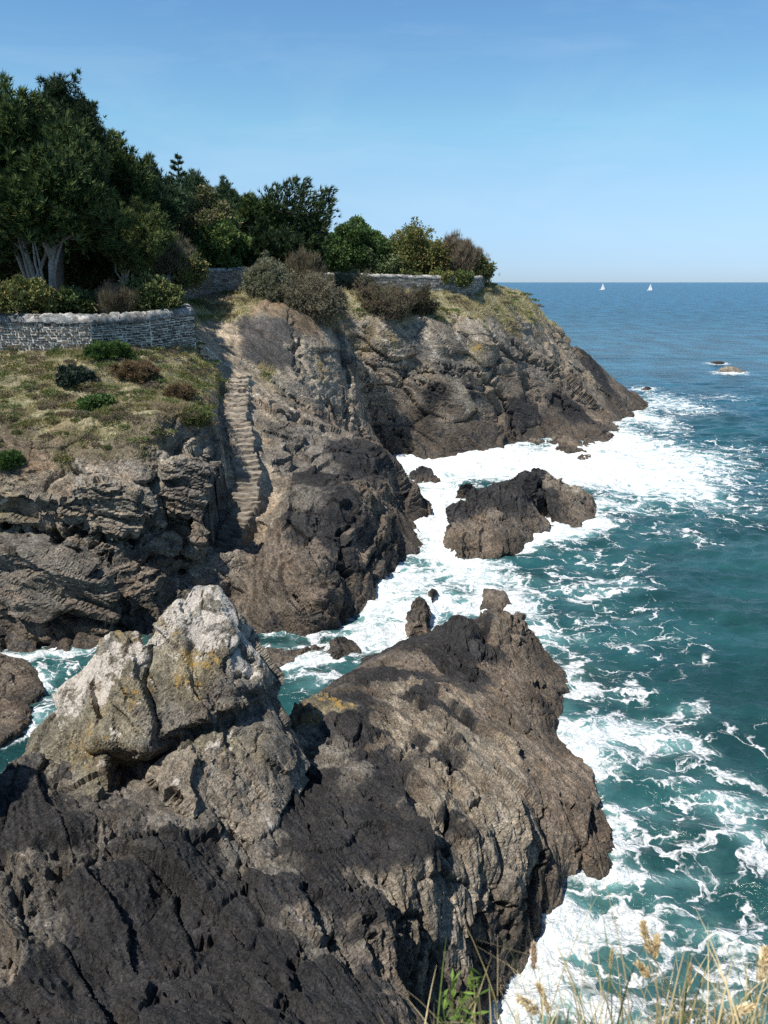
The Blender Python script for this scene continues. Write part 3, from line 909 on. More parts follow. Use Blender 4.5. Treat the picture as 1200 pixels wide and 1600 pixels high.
# ------------------------------------------------------------------ foreground
V, N, F = remesh([field_solid(F_FORE, -14.5, 9, -1.5, 30.5, 0.12)], 0.042)
c = V[F].mean(1)
keep = (c[:, 2] > -1.4) & (c[:, 0] > -14.3) & (c[:, 0] < 8.8) & (c[:, 1] > -1.3) & (c[:, 1] < 30.3)
V, F, N = compact(V, F[keep], N)
R = paint(V, FORE_KINDS, warp=0.45, wl=0.9, seed=400)
h = rock_disp(V, M_FORE, 1.35, a_block=0.62, a_strata=0.45, a_fine=0.8, seed=60) + 0.10 * fbm(V / 2.2, 2, 91)
M_FORE2 = frame((0.8, 0.55, 0.1), (-0.4, 0.7, 0.3))
h += rock_disp(V, M_FORE2, 1.0, a_block=0.22, a_strata=0.12, a_fine=0, seed=140)
h += grit(V, M_FORE, 1.0, 170)
h += strokes(V, BV_FORE, FORE_STROKES, 500)
ledge = (V[:, 1] < 1.9) & (V[:, 2] > 11)
h = np.where(ledge, 0.06 * h, h)
V = V + N * h[:, None]
VF, FF = V, F
link('shore_rock', mesh_np('shore_rock', V, F, attrs_of(R), MAT_FORE, smooth=False), kind='structure')
# ================================================================== single rocks
def rock_thing(name, label, meshes, voxel, size, kindpts, M, mat, seed, category='rock', group=None, warp=0.3, wl=0.7, cut=-0.8, strk=None, amp=1.0, a_strata=1.0):
    V, N, F = remesh(meshes, voxel, 1)
    keep = V[F].mean(1)[:, 2] > cut
    V, F, N = compact(V, F[keep], N)
    R = paint(V, kindpts, warp=warp, wl=wl, seed=seed)
    h = rock_disp(V, M, size, seed=seed, a_strata=a_strata) * amp + grit(V, M, size, seed + 9)
    if strk:
        wv = np.stack([perlin(V / 0.6, seed + k) for k in range(3)], 1)
        for ln, wd, ht in strk:
            h = h + ht * np.exp(-(line_dist(V + wv * min(0.25, wd), np.array(ln)) / wd) ** 2)
    V = V + N * h[:, None]
    o = link(name, mesh_np(name, V, F, attrs_of(R), mat, smooth=False), label=label, category=category)
    if group:
        o['group'] = group
    ROCK_V.append(V)
    return o
ROCK_V = []

# ---- the big lichen-covered boulder
hA = Py([(300, 915, 16.4), (340, 918, 16.6), (275, 945, 15.9), (350, 950, 16.0), (235, 1000, 15.4), (370, 1000, 15.6), (425, 1045, 15.9), (438, 1058, 16.0), (425, 1085, 15.5), (365, 1105, 14.5), (300, 1125, 14.1),
         (205, 1030, 15.0), (190, 1075, 14.6), (160, 1150, 13.9), (230, 1165, 13.75), (140, 1165, 14.0), (300, 1040, 14.9)])
hA += [at_y(320, 920, 17.6), at_y(435, 1060, 17.4), at_y(150, 1120, 17.0), np.array([-3.0, 17.4, 4.2]), np.array([-6.4, 17.2, 3.0]), np.array([-3.4, 16.8, 2.8]), np.array([-5.4, 15.4, 3.2])]
hB = Py([(180, 985, 16.3), (150, 1003, 16.2), (215, 985, 16.6), (100, 1075, 15.7), (92, 1110, 15.3), (225, 1010, 15.9), (180, 1090, 14.9), (130, 1080, 15.0), (60, 1135, 15.2), (45, 1170, 14.9), (110, 1190, 14.0), (160, 1195, 13.9), (50, 1200, 14.3)])
hB += [np.array([-8.0, 17.2, 2.2]), np.array([-5.8, 17.4, 2.4]), np.array([-7.8, 16.0, 2.2]), np.array([-6, 15.2, 2.8])]
hC = Py([(310, 1120, 15.0), (425, 1092, 15.6), (365, 1108, 15.0), (300, 1185, 14.5), (250, 1205, 14.1), (400, 1140, 15.0), (450, 1165, 15.2), (487, 1195, 14.9), (470, 1230, 14.2), (450, 1250, 13.6), (425, 1290, 12.7), (392, 1316, 12.1), (320, 1280, 12.3), (270, 1240, 12.6), (235, 1215, 13.1), (330, 1200, 13.6), (360, 1230, 13.0)])
hC += [np.array([-2.0, 17.0, 2.4]), np.array([-4.5, 16.6, 2.4]), np.array([-2.2, 13.6, 3.0]), np.array([-4.0, 13.6, 3.2])]
hD = Py([(40, 1180, 14.6), (120, 1190, 14.0), (160, 1200, 13.8), (150, 1240, 13.2), (60, 1270, 12.8), (30, 1230, 13.4)]) + [np.array([-7, 15.5, 2.4]), np.array([-6, 15, 2.4]), np.array([-7, 13, 3.2])]
bk = []
for kd, pts in {
    'lichen': [(300, 925, 16.2), (330, 950, 16), (250, 985, 15.5), (150, 1040, 15.6), (180, 1020, 16), (130, 1070, 15.2), (340, 1000, 15.5), (390, 1030, 15.6), (220, 1020, 15.4), (300, 970, 15.7), (110, 1090, 15.3)],
    'orange': [(170, 1000, 16.1), (290, 1060, 14.8), (310, 1030, 15.0), (215, 1085, 14.5), (260, 990, 15.6), (150, 1150, 14.3), (110, 1180, 14.0), (330, 1025, 15.0)],
    'lichen2': [(250, 1050, 14.8), (280, 1090, 14.4), (220, 1060, 14.6), (120, 1140, 14.6), (80, 1150, 14.8), (160, 1110, 14.4), (310, 1140, 14.1), (350, 1160, 14.3), (200, 1140, 13.9), (90, 1180, 14.2)],
    'grey': [(380, 1070, 15.2), (340, 1090, 14.6), (250, 1130, 14.1), (400, 1090, 15), (300, 1110, 14.2), (380, 1160, 14.9), (100, 1220, 13.8), (440, 1200, 15)],
    'pale': [(280, 1220, 13.4), (330, 1230, 13.3), (360, 1260, 13.2), (400, 1180, 14.8), (410, 1290, 13), (440, 1240, 14.2), (460, 1180, 15.6), (420, 1050, 15.8), (350, 1290, 12.9), (320, 1250, 13)],
}.items():
    bk += [(p, kd) for p in Py(pts)]
M_BOUL = frame((0.55, -0.35, -0.75), (0.45, 0.85, -0.1))
MAT_BOUL = rock_material('lichened_boulder_rock', M_BOUL, 0.55)
rock_thing('boulder', 'tall pale boulder crusted with white and orange lichen on top of the dark rock', [hull(hA), hull(hB), hull(hC), hull(hD)], 0.04, 0.95, bk, M_BOUL, MAT_BOUL, 700,
           category='boulder', cut=0.8, warp=0.35, wl=0.6, amp=0.8, a_strata=0.35,
           strk=[(Py([(300, 1010, 15.2), (300, 1060, 14.7), (340, 1090, 14.5), (420, 1085, 15.4)]), 0.10, -0.18), (Py([(225, 1000, 15.6), (200, 1050, 15), (185, 1090, 14.7)]), 0.10, -0.25)])

# ---- rocks standing in the sea
MAT_SEA = rock_material('dark_sea_rock', M_LAND, 0.9)
def pts_of(spec):
    return [at_y(*s) for s in spec]
def seabase(pts, z=-1.0, grow=0.15):
    p = np.array(pts)
    low = p[p[:, 2] < 0.6]
    c = p.mean(0)
    r = []
    for q in low:
        r.append(np.array([q[0] + (q[0] - c[0]) * grow, q[1] + (q[1] - c[1]) * grow, z]))
    return list(pts) + r
M_ISL = frame((0.62, -0.2, -0.75), (0.25, 1.0, 0.1))
i1 = Pz([(700, 855, 0), (720, 870, 0), (770, 872, 0), (808, 862, 0), (835, 838, 0.0), (852, 815, 0.1)]) + Py([(735, 768, 44.5), (770, 757, 45.5), (800, 748, 46.3), (818, 737, 46.6), (705, 800, 42.0), (760, 800, 41.6), (800, 790, 43), (830, 800, 45)]) + [np.array([5.2, 47, 0]), np.array([10.5, 49.5, 0.2])]
i1b = Pz([(712, 860, 0), (745, 866, 0)]) + Py([(715, 800, 41.5), (740, 775, 43), (745, 830, 40.6), (770, 790, 42.4)]) + [np.array([4.6, 44, 0]), np.array([7, 42.5, 0])]
i1c = Pz([(800, 862, 0), (845, 820, 0)]) + Py([(803, 745, 46.2), (822, 735, 46.6), (835, 790, 45.6), (838, 745, 47.2), (780, 770, 45)]) + [np.array([8, 48, 0]), np.array([11, 49, 0])]
kd1 = [(p, k) for k, l in {'black': [(740, 780, 43), (780, 790, 43), (800, 750, 46), (720, 810, 42), (820, 760, 46.3), (790, 770, 44.5)], 'brown': [(760, 820, 41), (820, 820, 44.5), (740, 850, 40), (700, 840, 40.3), (800, 840, 42)], 'umber': [(720, 865, 39.5), (800, 858, 40)]}.items() for p in Py(l)]
rock_thing('rock', 'larger jagged blackish rock with a cleft, standing in white surf off the outcrop', [hull(seabase(i1)), hull(seabase(i1b)), hull(seabase(i1c))], 0.09, 1.2, kd1, M_ISL, MAT_SEA, 800, group='rocks standing in the sea', amp=1.0, a_strata=1.5)
i2 = Pz([(862, 805, 0.1), (880, 818, 0), (905, 818, 0), (930, 806, 0)]) + Py([(832, 730, 48.2), (845, 735, 48.3), (880, 752, 48.5), (923, 772, 48.0), (925, 795, 46.8), (850, 770, 46.9), (870, 790, 45.8), (890, 765, 47.2)]) + [np.array([12, 50, 0]), np.array([14, 49, 0])]
kd2 = [(p, k) for k, l in {'brown': [(880, 780, 46.5), (910, 790, 47), (870, 760, 47.2), (900, 810, 45.5)], 'black': [(835, 740, 48), (850, 780, 46.6), (860, 800, 46)], 'tan': [(890, 770, 47), (860, 750, 48)], 'umber': [(920, 805, 46), (890, 816, 45.5)]}.items() for p in Py(l)]
rock_thing('rock', 'brown wedge-shaped rock leaning beside the larger jagged sea rock, pointed at its top left', [hull(seabase(i2))], 0.09, 1.1, kd2, M_ISL, MAT_SEA, 830, group='rocks standing in the sea', amp=0.9, a_strata=1.4)

def small_rock(label, waterline, tops, kd='umber', voxel=0.06, size=0.5, seed=0, grp='small rocks awash near the shore', kd2='black', amp=1.0):
    wl_ = Pz([(u, v, 0.0) for u, v in waterline])
    tp = Py(tops)
    allp = seabase(wl_ + tp, -0.8, 0.2)
    c = np.mean(wl_, axis=0)
    kp = [(p, kd) for p in wl_] + [(p, kd2) for p in tp]
    return rock_thing('rock', label, [hull(allp)], voxel, size, kp, M_ISL, MAT_SEA, seed, group=grp, warp=0.2, amp=amp)
small_rock('small brown rock close off the tip of the foreground rock, swirled by foam', [(632, 975), (640, 990), (668, 985), (674, 960), (650, 950)], [(650, 933, 30.8), (663, 936, 31), (640, 955, 30.2), (665, 960, 29.9)], 'brown', 0.045, 0.45, 840, kd2='umber')
small_rock('tiny rock tip in foam just right of the small brown rock', [(668, 928), (675, 930), (684, 927), (678, 922)], [(676, 920, 32.6)], 'umber', 0.04, 0.3, 845)
small_rock('low wet rock awash in swirling foam beyond the tip of the foreground rock', [(752, 945), (775, 950), (800, 942), (790, 925), (755, 920)], [(768, 920, 33.4), (786, 923, 33.2), (778, 932, 32.6)], 'umber', 0.04, 0.5, 850, kd2='brown', amp=0.3)
small_rock('round weed-covered rock in white surf below the headland', [(636, 752), (660, 755), (688, 750), (672, 735), (640, 738)], [(655, 729, 58.0), (672, 733, 57.5), (645, 736, 57)], 'umber', 0.09, 0.6, 855)
small_rock('rounded dark rock half hidden behind the left side of the jagged sea rock', [(710, 778), (725, 780), (745, 775), (740, 765)], [(720, 756, 50), (735, 755, 50.5)], 'umber', 0.08, 0.6, 860)
for k, (lb, wls, tps) in enumerate([
    ('flat little rock in surf left of the headland foot', [(822, 690), (838, 694), (852, 690), (838, 684)], [(838, 685, 69.5), (828, 686, 69.5)]),
    ('low rock between two others at the headland foot', [(855, 690), (868, 693), (882, 688), (868, 682)], [(866, 681, 70.5), (874, 684, 70)]),
    ('largest of the loose rocks in surf at the headland foot', [(868, 700), (890, 706), (912, 704), (908, 690), (880, 686)], [(880, 680, 69), (895, 684, 69), (905, 693, 67.5)]),
    ('outermost loose rock in the surf below the headland', [(902, 716), (914, 720), (924, 712), (912, 706)], [(912, 705, 66.2), (918, 708, 66)]),
    ('loose rock tucked beside the largest one at the headland foot', [(908, 694), (920, 698), (930, 694), (918, 686)], [(915, 684, 69.8), (922, 688, 69.5)]),
    ('long low rock running out from the headland foot', [(930, 684), (948, 687), (962, 683), (948, 674)], [(940, 671, 72.5), (952, 676, 72)]),
]):
    small_rock(lb, wls, tps, 'umber', 0.1, 0.6, 870 + k, kd2='brown')
small_rock('low brown reef alone far out on the open water', [(1118, 580), (1140, 582), (1166, 580), (1140, 575)], [(1135, 573, 128), (1150, 574, 128), (1122, 577, 128)], 'brown', 0.16, 1.0, 890, grp='reefs', kd2='tan', amp=0.7)
small_rock('thin dark reef barely breaking the surface beyond the brown reef', [(1108, 566), (1122, 567.5), (1134, 566), (1122, 564)], [(1120, 565.0, 139), (1128, 565.3, 139)], 'umber', 0.16, 0.8, 893, grp='reefs', amp=0.5)
small_rock('dark rock tip just off the point of the headland', [(1002, 608), (1010, 609), (1018, 607), (1010, 605)], [(1008, 604, 106), (1012, 605, 105.5)], 'umber', 0.12, 0.6, 896, amp=0.5)

# ---- rocks at the left edge of the little cove
MAT_COVE = rock_material('cove_rock', M_LAND, 0.8)
def cove_rock(label, wl_, tp, seed, kd='brown'):
    a = Pz([(u, v, 0.0) for u, v in wl_]) + Py(tp)
    kp = [(p, kd) for p in Py(tp)] + [(p, 'umber') for p in Pz([(u, v, 0.0) for u, v in wl_])]
    return rock_thing('rock', label, [hull(seabase(a, -0.9, 0.1))], 0.06, 0.8, kp, M_LAND, MAT_COVE, seed, group='rocks at the edge of the cove', warp=0.3, amp=0.8)
cove_rock('rounded dark rock by the cove water, half out of the picture', [(-70, 1095), (0, 1098), (50, 1094), (70, 1078), (62, 1055)], [(-60, 1030, 25.5), (0, 1022, 26.2), (35, 1030, 26.3), (58, 1050, 26.0), (20, 1062, 24.9), (-40, 1060, 25.0)], 900)
cove_rock('lower rounded rock in front of the other at the cove edge', [(-70, 1160), (0, 1158), (30, 1140), (48, 1118), (40, 1100)], [(-60, 1095, 23.2), (0, 1092, 23.8), (30, 1098, 23.8), (38, 1112, 23.5), (0, 1125, 22.6), (-40, 1125, 22.6)], 905)

# ---- steps hewn in the gully
sm = vcol_mat('worn_step_stone', 0.9, var=0.22, vscale=2.2)
st = thing('stone_stairs', 'worn flight of pale stone steps cut into the cliff gully down to the cove', 'stairs', STAIR[1])
sp = np.array(STAIR)
seg = np.linalg.norm(np.diff(sp, axis=0), axis=1)
cum = np.concatenate([[0], np.cumsum(seg)])
NST = 36
zs = np.linspace(1.5, 8.4, NST)
for k, z in enumerate(zs):
    s = np.interp(z, sp[:, 2], cum)
    p = np.array([np.interp(s, cum, sp[:, j]) for j in range(3)])
    p2 = np.array([np.interp(min(s + 0.6, cum[-1]), cum, sp[:, j]) for j in range(3)])
    p1 = np.array([np.interp(max(s - 0.6, 0), cum, sp[:, j]) for j in range(3)])
    d = (p2 - p1); d[2] = 0; d /= np.linalg.norm(d)
    if z > 3: d = d * 0.6 + np.array([0.0, 0.4, 0]); d /= np.linalg.norm(d)
    yaw = 0.07 * math.sin(k * 3.7)
    d = np.array([d[0] * math.cos(yaw) - d[1] * math.sin(yaw), d[0] * math.sin(yaw) + d[1] * math.cos(yaw), 0])
    r = np.array([d[1], -d[0], 0])
    p = p + r * (0.08 + 0.04 * math.sin(k * 0.9))
    hw = (0.64 if z > 2.0 else 0.56) + 0.05 * math.sin(k * 2.1) + 0.04 * math.sin(k * 5.3)
    dep = 0.75
    rise = zs[1] - zs[0]
    nx_, ny_, nz_ = 22, 9, 4
    # worn block: grid top + riser
    bm = bmesh.new()
    bmesh.ops.create_cube(bm, size=1)
    bmesh.ops.subdivide_edges(bm, edges=bm.edges[:], cuts=7, use_grid_fill=True)
    bmesh.ops.bevel(bm, geom=[e for e in bm.edges if e.calc_face_angle(0) > 1], offset=0.03, segments=2, affect='EDGES')
    co = np.array([v.co[:] for v in bm.verts])
    co *= [2 * hw, dep, 0.5]
    co[:, 2] -= 0.25
    co[:, 1] += dep / 2 - 0.12
    wear = 0.035 * np.exp(-(co[:, 0] / 0.35) ** 2)
    wp = p + co[:, :1] * r + co[:, 1:2] * d
    wp[:, 2] = p[2] + co[:, 2] + rise * 0.5 - wear
    wp += (0.065 + 0.09 * min(1, max(0, (z - 5.5) / 2)) if z > 1.6 else 0.18) * np.stack([fbm(wp / 0.45, 3, 40 + j) for j in range(3)], 1)
    for v, q in zip(bm.verts, wp - np.array(st.location)):
        v.co = q
    me = bpy.data.meshes.new('step')
    bm.to_mesh(me)
    bm.free()
    base = np.array([0.14, 0.122, 0.10]) + np.array([0.115, 0.10, 0.08]) * min(1, max(0, (z - 1.2) / 2.5))
    tv = base * (1 + 0.3 * fbm(wp / 0.5, 3, 55))[:, None] * (0.92 + 0.16 * ((k * 37) % 10) / 10)
    a = me.attributes.new('tint', 'FLOAT_COLOR', 'POINT')
    a.data.foreach_set('color', np.column_stack([np.clip(tv, 0.03, 1), np.ones(len(tv))]).astype(np.float32).ravel())
    me.materials.append(sm)
    for pl in me.polygons: pl.use_smooth = False
    link('step', me, st)
# ================================================================== sea
def axis_rows():
    y = [5.0]
    while y[-1] < 170:
        y.append(y[-1] + max(0.055, 0.0050 * y[-1]))
    while y[-1] < 60000:
        y.append(y[-1] * 1.03)
    return np.array(y)
ys = axis_rows()
ts = np.concatenate([np.linspace(-1.6, -0.62, 40)[:-1], np.linspace(-0.62, 0.66, 300), np.linspace(0.66, 1.6, 40)[1:]])
Yg, Tg = np.meshgrid(ys, ts, indexing='ij')
Xg = (Yg + 6) * Tg
XY = np.stack([Xg.ravel(), Yg.ravel()], 1)
ny, nx = Yg.shape
P3 = np.column_stack([XY, np.zeros(len(XY))])

def blob(u, v, rx, ry, d):
    """foam patch: pixel centre, radii in px, strength -> ground ellipse"""
    c = at_z(u, v, 0); a = at_z(u + rx, v, 0); b0 = at_z(u, v + ry, 0); b1 = at_z(u, v - ry, 0)
    return (c[0], c[1], abs(a[0] - c[0]), (b1[1] - b0[1]) / 2, d)
FOAM = [blob(*b) for b in [
    (640, 720, 60, 16, 1.0), (720, 722, 60, 20, 1.0), (800, 712, 60, 18, 1.0), (870, 725, 60, 22, 1.0), (930, 720, 50, 28, 0.95), (690, 775, 40, 30, 1.0), (680, 820, 35, 30, 1.0), (780, 735, 50, 14, 0.85),
    (980, 690, 60, 28, 0.85), (1020, 655, 40, 18, 0.75), (1040, 625, 40, 14, 0.6), (1000, 740, 70, 28, 0.72), (1060, 760, 70, 24, 0.62), (900, 745, 60, 16, 0.75), (970, 790, 60, 16, 0.55),
    (860, 830, 60, 14, 0.75), (820, 845, 30, 14, 0.8), (900, 835, 60, 12, 0.55), (845, 800, 18, 14, 0.8), (700, 860, 30, 14, 0.9), (930, 815, 30, 8, 0.75),
    (640, 900, 40, 20, 0.85), (590, 930, 35, 25, 0.8), (570, 985, 45, 30, 0.75), (640, 950, 40, 22, 0.6), (720, 890, 60, 18, 0.7), (700, 940, 50, 20, 0.72), (780, 900, 60, 20, 0.55), (820, 950, 50, 22, 0.55), (860, 990, 40, 24, 0.5),
    (900, 920, 80, 20, 0.45), (980, 910, 60, 20, 0.42), (470, 1040, 50, 18, 0.5), (500, 1070, 30, 14, 0.3), (610, 1000, 30, 18, 0.7),
    (930, 1140, 60, 24, 0.72), (1010, 1150, 80, 26, 0.66), (890, 1170, 30, 22, 0.75), (1090, 1160, 50, 26, 0.45), (960, 1200, 40, 24, 0.6), (1050, 1110, 60, 14, 0.42), (900, 1050, 30, 30, 0.4),
    (1160, 1250, 50, 40, 0.52), (1000, 1260, 80, 20, 0.36), (1090, 1240, 60, 14, 0.34), (985, 1300, 30, 40, 0.5), (1190, 1340, 40, 60, 0.6), (980, 1370, 60, 20, 0.6), (1080, 1370, 80, 26, 0.45),
    (870, 1470, 60, 50, 0.8), (810, 1560, 60, 50, 1.0), (900, 1420, 50, 24, 0.72), (880, 1580, 50, 40, 0.8), (960, 1440, 70, 24, 0.55), (1020, 1560, 120, 60, 0.52), (1120, 1470, 80, 50, 0.48), (1180, 1580, 60, 50, 0.6), (760, 1620, 60, 40, 1.0), (980, 1620, 90, 40, 0.6),
    (40, 1025, 60, 12, 0.55), (100, 1015, 60, 12, 0.5), (70, 1060, 30, 16, 0.4), (50, 1130, 20, 30, 0.45), (90, 1100, 16, 30, 0.35),
    (1140, 583, 34, 3, 0.7), (1120, 568, 24, 2, 0.5), (1130, 620, 60, 8, 0.42), (1090, 640, 60, 10, 0.42), (1180, 700, 60, 20, 0.36), (1130, 720, 60, 24, 0.42), (1160, 800, 50, 20, 0.34), (1050, 830, 60, 14, 0.4), (1110, 850, 60, 16, 0.3), (1120, 970, 30, 10, 0.36), (1060, 720, 60, 24, 0.55),
    (960, 1000, 60, 20, 0.36), (930, 1080, 40, 20, 0.34), (1150, 1130, 50, 30, 0.28), (1100, 1310, 80, 20, 0.28), (1000, 605, 40, 6, 0.35),
]]
near = (P3[:, 1] < 150)
dens = np.zeros(len(P3), np.float32)
Q = P3[near]
wq = Q + 0.6 * np.stack([fbm(Q / 2.5, 3, 600), fbm(Q / 2.5, 3, 611), 0 * Q[:, 0]], 1)
dn = np.zeros(len(Q), np.float32)
for cx, cy, rx, ry, d in FOAM:
    if cy < 26 and d < 0.7: d = d * 0.88
    e = ((wq[:, 0] - cx) / rx) ** 2 + ((wq[:, 1] - cy) / ry) ** 2
    dn = 1 - (1 - dn) * (1 - np.clip(d * np.exp(-0.75 * e), 0, 1))
# distance to rock at the water line
wlp = []
for Vr in [VA, VB, VF] + ROCK_V:
    m = np.abs(Vr[:, 2] - 0.02) < 0.10
    q = Vr[m]
    wlp.append(q[::3])
wlp = np.concatenate(wlp)
kd = KDTree(len(wlp))
for i, q in enumerate(wlp):
    kd.insert((q[0], q[1], 0.0), i)
kd.balance()
dist = np.full(len(Q), 9.0, np.float32)
vis = np.abs(Q[:, 0]) < (Q[:, 1] + 6) * 0.6
for i in np.nonzero(vis)[0]:
    r = kd.find((Q[i, 0], Q[i, 1], 0.0))
    dist[i] = r[2]
scale_d = np.clip(Q[:, 1] / 40, 0.35, 1.3)
edge = np.exp(-(dist / (0.8 * scale_d)) ** 1.3)
dn = np.clip(dn + 0.42 * edge * (0.6 + 0.8 * np.clip(fbm(Q / 3.0, 2, 650) + 0.3, 0, 1)) , 0, 1)
dn = np.clip(dn, 0, 1) ** 1.7
for bl in [(1050, 1180, 190, 110, 0.2), (1080, 1300, 160, 90, 0.2), (1050, 1470, 190, 130, 0.27), (920, 1430, 90, 70, 0.3), (900, 960, 150, 50, 0.18), (560, 1010, 80, 40, 0.21), (1080, 740, 130, 70, 0.19), (60, 1070, 80, 60, 0.21), (470, 1060, 60, 40, 0.19), (940, 1080, 90, 60, 0.18), (900, 870, 140, 40, 0.18), (1000, 1000, 120, 60, 0.15)]:
    cx, cy, rx, ry, d = blob(*bl)
    e = ((wq[:, 0] - cx) / rx) ** 2 + ((wq[:, 1] - cy) / ry) ** 2
    dn = np.maximum(dn, d * np.exp(-0.7 * e ** 1.5)) + 0.25 * np.minimum(dn, d * np.exp(-0.7 * e ** 1.5))
dn = np.clip(dn, 0, 1)
dens[near] = dn

def waves(P):
    x, y = P[:, 0], P[:, 1]
    dist_ = y
    z = 0
    def wv(lx, ly, ang, s):
        c, sn = math.cos(ang), math.sin(ang)
        return fbm(np.column_stack([(x * c + y * sn) / lx, (-x * sn + y * c) / ly, 0 * x + s]), 2, s)
    fade = lambda L: 1 - sstep(L * 25, L * 70, dist_)
    z = 0.20 * wv(9, 4.5, 0.35, 700) * fade(9) + 0.15 * wv(3.6, 2.0, 0.5, 710) * fade(4) + 0.085 * wv(1.5, 0.9, 0.2, 720) * fade(2.2) + 0.035 * wv(0.6, 0.45, 0.8, 730) * fade(1.0)
    rg = ridged(np.column_stack([x / 3.2 + 0.3 * y / 3.2, y / 1.7, 0 * x + 3.3]), 2, 740) - 1.0
    z = z + 0.10 * rg * fade(4)
    return z * (1 - sstep(70, 148, dist_))
Zw = np.zeros(len(P3), np.float32)
Zw[near] = waves(Q)
churn = 0.16 * fbm(Q / 0.5, 3, 760) * sstep(0.4, 0.9, dn) * (1 - sstep(60, 110, Q[:, 1])) + 0.22 * sstep(0.6, 1.0, dn) * np.clip(fbm(Q / 1.6, 3, 770), 0, 1)
Zw[near] += churn - 0.05
P3[:, 2] = Zw
I = np.arange(ny * nx).reshape(ny, nx)
Fs = np.stack([I[:-1, :-1].ravel(), I[:-1, 1:].ravel(), I[1:, 1:].ravel(), I[1:, :-1].ravel()], 1)

b = NB('sea_water')
P = b.pos()
foam = b.attr('foam', 'Fac')
shal = b.attr('shoal', 'Fac')
sx = b.n('ShaderNodeSeparateXYZ', i_0=P)
dcam = b.vmath('LENGTH', P)
# body colour: green over the sand close in, blue over deep water offshore
fr = b.ramp(b.math('ADD', dcam, b.ramp(b.noise(b.vmath('MULTIPLY', P, (0.02, 0.05, 1)), 1.0, 4), 0.3, 0.7, -25, 25)), 30, 120)
deep = b.mix(fr, (0.015, 0.064, 0.066), (0.010, 0.068, 0.106))
fr2 = b.ramp(dcam, 100, 700)
deep = b.mix(fr2, deep, (0.012, 0.085, 0.160))
patch = b.ramp(b.noise(b.vmath('MULTIPLY', P, (0.12, 0.3, 1)), 1.0, 4, 0.6), 0.35, 0.65, 0.7, 1.3)
deep = b.vmath('SCALE', deep, s=patch)
wave_shade = b.ramp(b.noise(b.vmath('MULTIPLY', P, (0.16, 0.07, 1)), 1.0, 5, 0.65), 0.36, 0.64, 0.45, 1.45)  # light and dark of tilted far waves, put into the water colour
deep = b.mix(b.ramp(dcam, 70, 140), deep, b.vmath('SCALE', deep, s=wave_shade))
aer = b.ramp(b.math('ADD', foam, b.ramp(b.noise(P, 0.7, 4), 0.3, 0.7, -0.10, 0.10)), 0.12, 0.75)
body = b.mix(b.math('MULTIPLY', aer, 0.85), deep, (0.17, 0.36, 0.36))
body = b.mix(shal, body, (0.055, 0.075, 0.055))
# lace of foam
wn = b.n('ShaderNodeTexNoise', i_Vector=P, i_Scale=0.55, i_Detail=4.0, i_Roughness=0.6).outputs[1]
wp = b.vmath('ADD', P, b.vmath('SCALE', b.vmath('SUBTRACT', wn, (0.5, 0.5, 0.5)), s=2.4))
wn2 = b.n('ShaderNodeTexNoise', i_Vector=P, i_Scale=3.0, i_Detail=3.0).outputs[1]
wp = b.vmath('ADD', wp, b.vmath('SCALE', b.vmath('SUBTRACT', wn2, (0.5, 0.5, 0.5)), s=0.35))
wpf = b.vmath('MULTIPLY', wp, (0.75, 1.0, 0.0))
def lace(scale):
    return b.n('ShaderNodeTexVoronoi', feature='DISTANCE_TO_EDGE', i_Vector=wpf, i_Scale=scale).outputs[0]
e1, e2, e3 = lace(0.8), lace(2.3), lace(5.5)
brk = b.ramp(b.noise(wpf, 1.3, 5, 0.65), 0.32, 0.68, -0.28, 0.28)
d1 = b.math('ADD', foam, b.math('MULTIPLY', brk, b.ramp(foam, 0.0, 0.25)))
dp = b.math('POWER', b.math('MAXIMUM', d1, 0.0), 2.0)
def line(e, w, soft):
    return b.math('SUBTRACT', 1.0, b.ramp(e, b.math('MULTIPLY', w, 0.25), b.math('ADD', w, soft)))
f1 = line(e1, b.math('MULTIPLY', dp, 0.40), b.math('MULTIPLY_ADD', dp, 0.06, 0.022))
f2 = b.math('MULTIPLY', line(e2, b.math('MULTIPLY', dp, 0.42), b.math('MULTIPLY_ADD', dp, 0.10, 0.03)), b.ramp(d1, 0.2, 0.5))
f3 = b.math('MULTIPLY', line(e3, b.math('MULTIPLY', dp, 0.44), b.math('MULTIPLY_ADD', dp, 0.14, 0.05)), b.ramp(d1, 0.34, 0.7, 0.0, 0.9))
f2 = b.math('MAXIMUM', f2, f3)
fil = b.ramp(b.math('ADD', b.noise(wpf, 3.0, 6, 0.7), b.math('MULTIPLY', d1, 0.42)), 0.80, 0.96)
on = b.ramp(d1, 0.08, 0.26)
f = b.math('MAXIMUM', b.math('MULTIPLY', b.math('MAXIMUM', f1, f2), on), b.math('MULTIPLY', fil, b.ramp(d1, 0.3, 0.6)))
f = b.math('MULTIPLY', f, b.ramp(b.noise(wp, 7.0, 4, 0.7), 0.25, 0.6, 0.30, 1.0))
full = b.ramp(d1, 0.66, 1.12)
f = b.math('MAXIMUM', f, full)
# whitecap flecks on open water
cap = b.math('MULTIPLY', b.ramp(b.noise(b.vmath('MULTIPLY', P, (0.35, 0.8, 1)), 1.0, 5, 0.62), 0.72, 0.77), b.math('MULTIPLY', b.ramp(dcam, 30, 60), b.ramp(dcam, 200, 500, 1.0, 0.0)))
f = b.math('MAXIMUM', f, b.math('MULTIPLY', cap, 0.5), clamp=True)
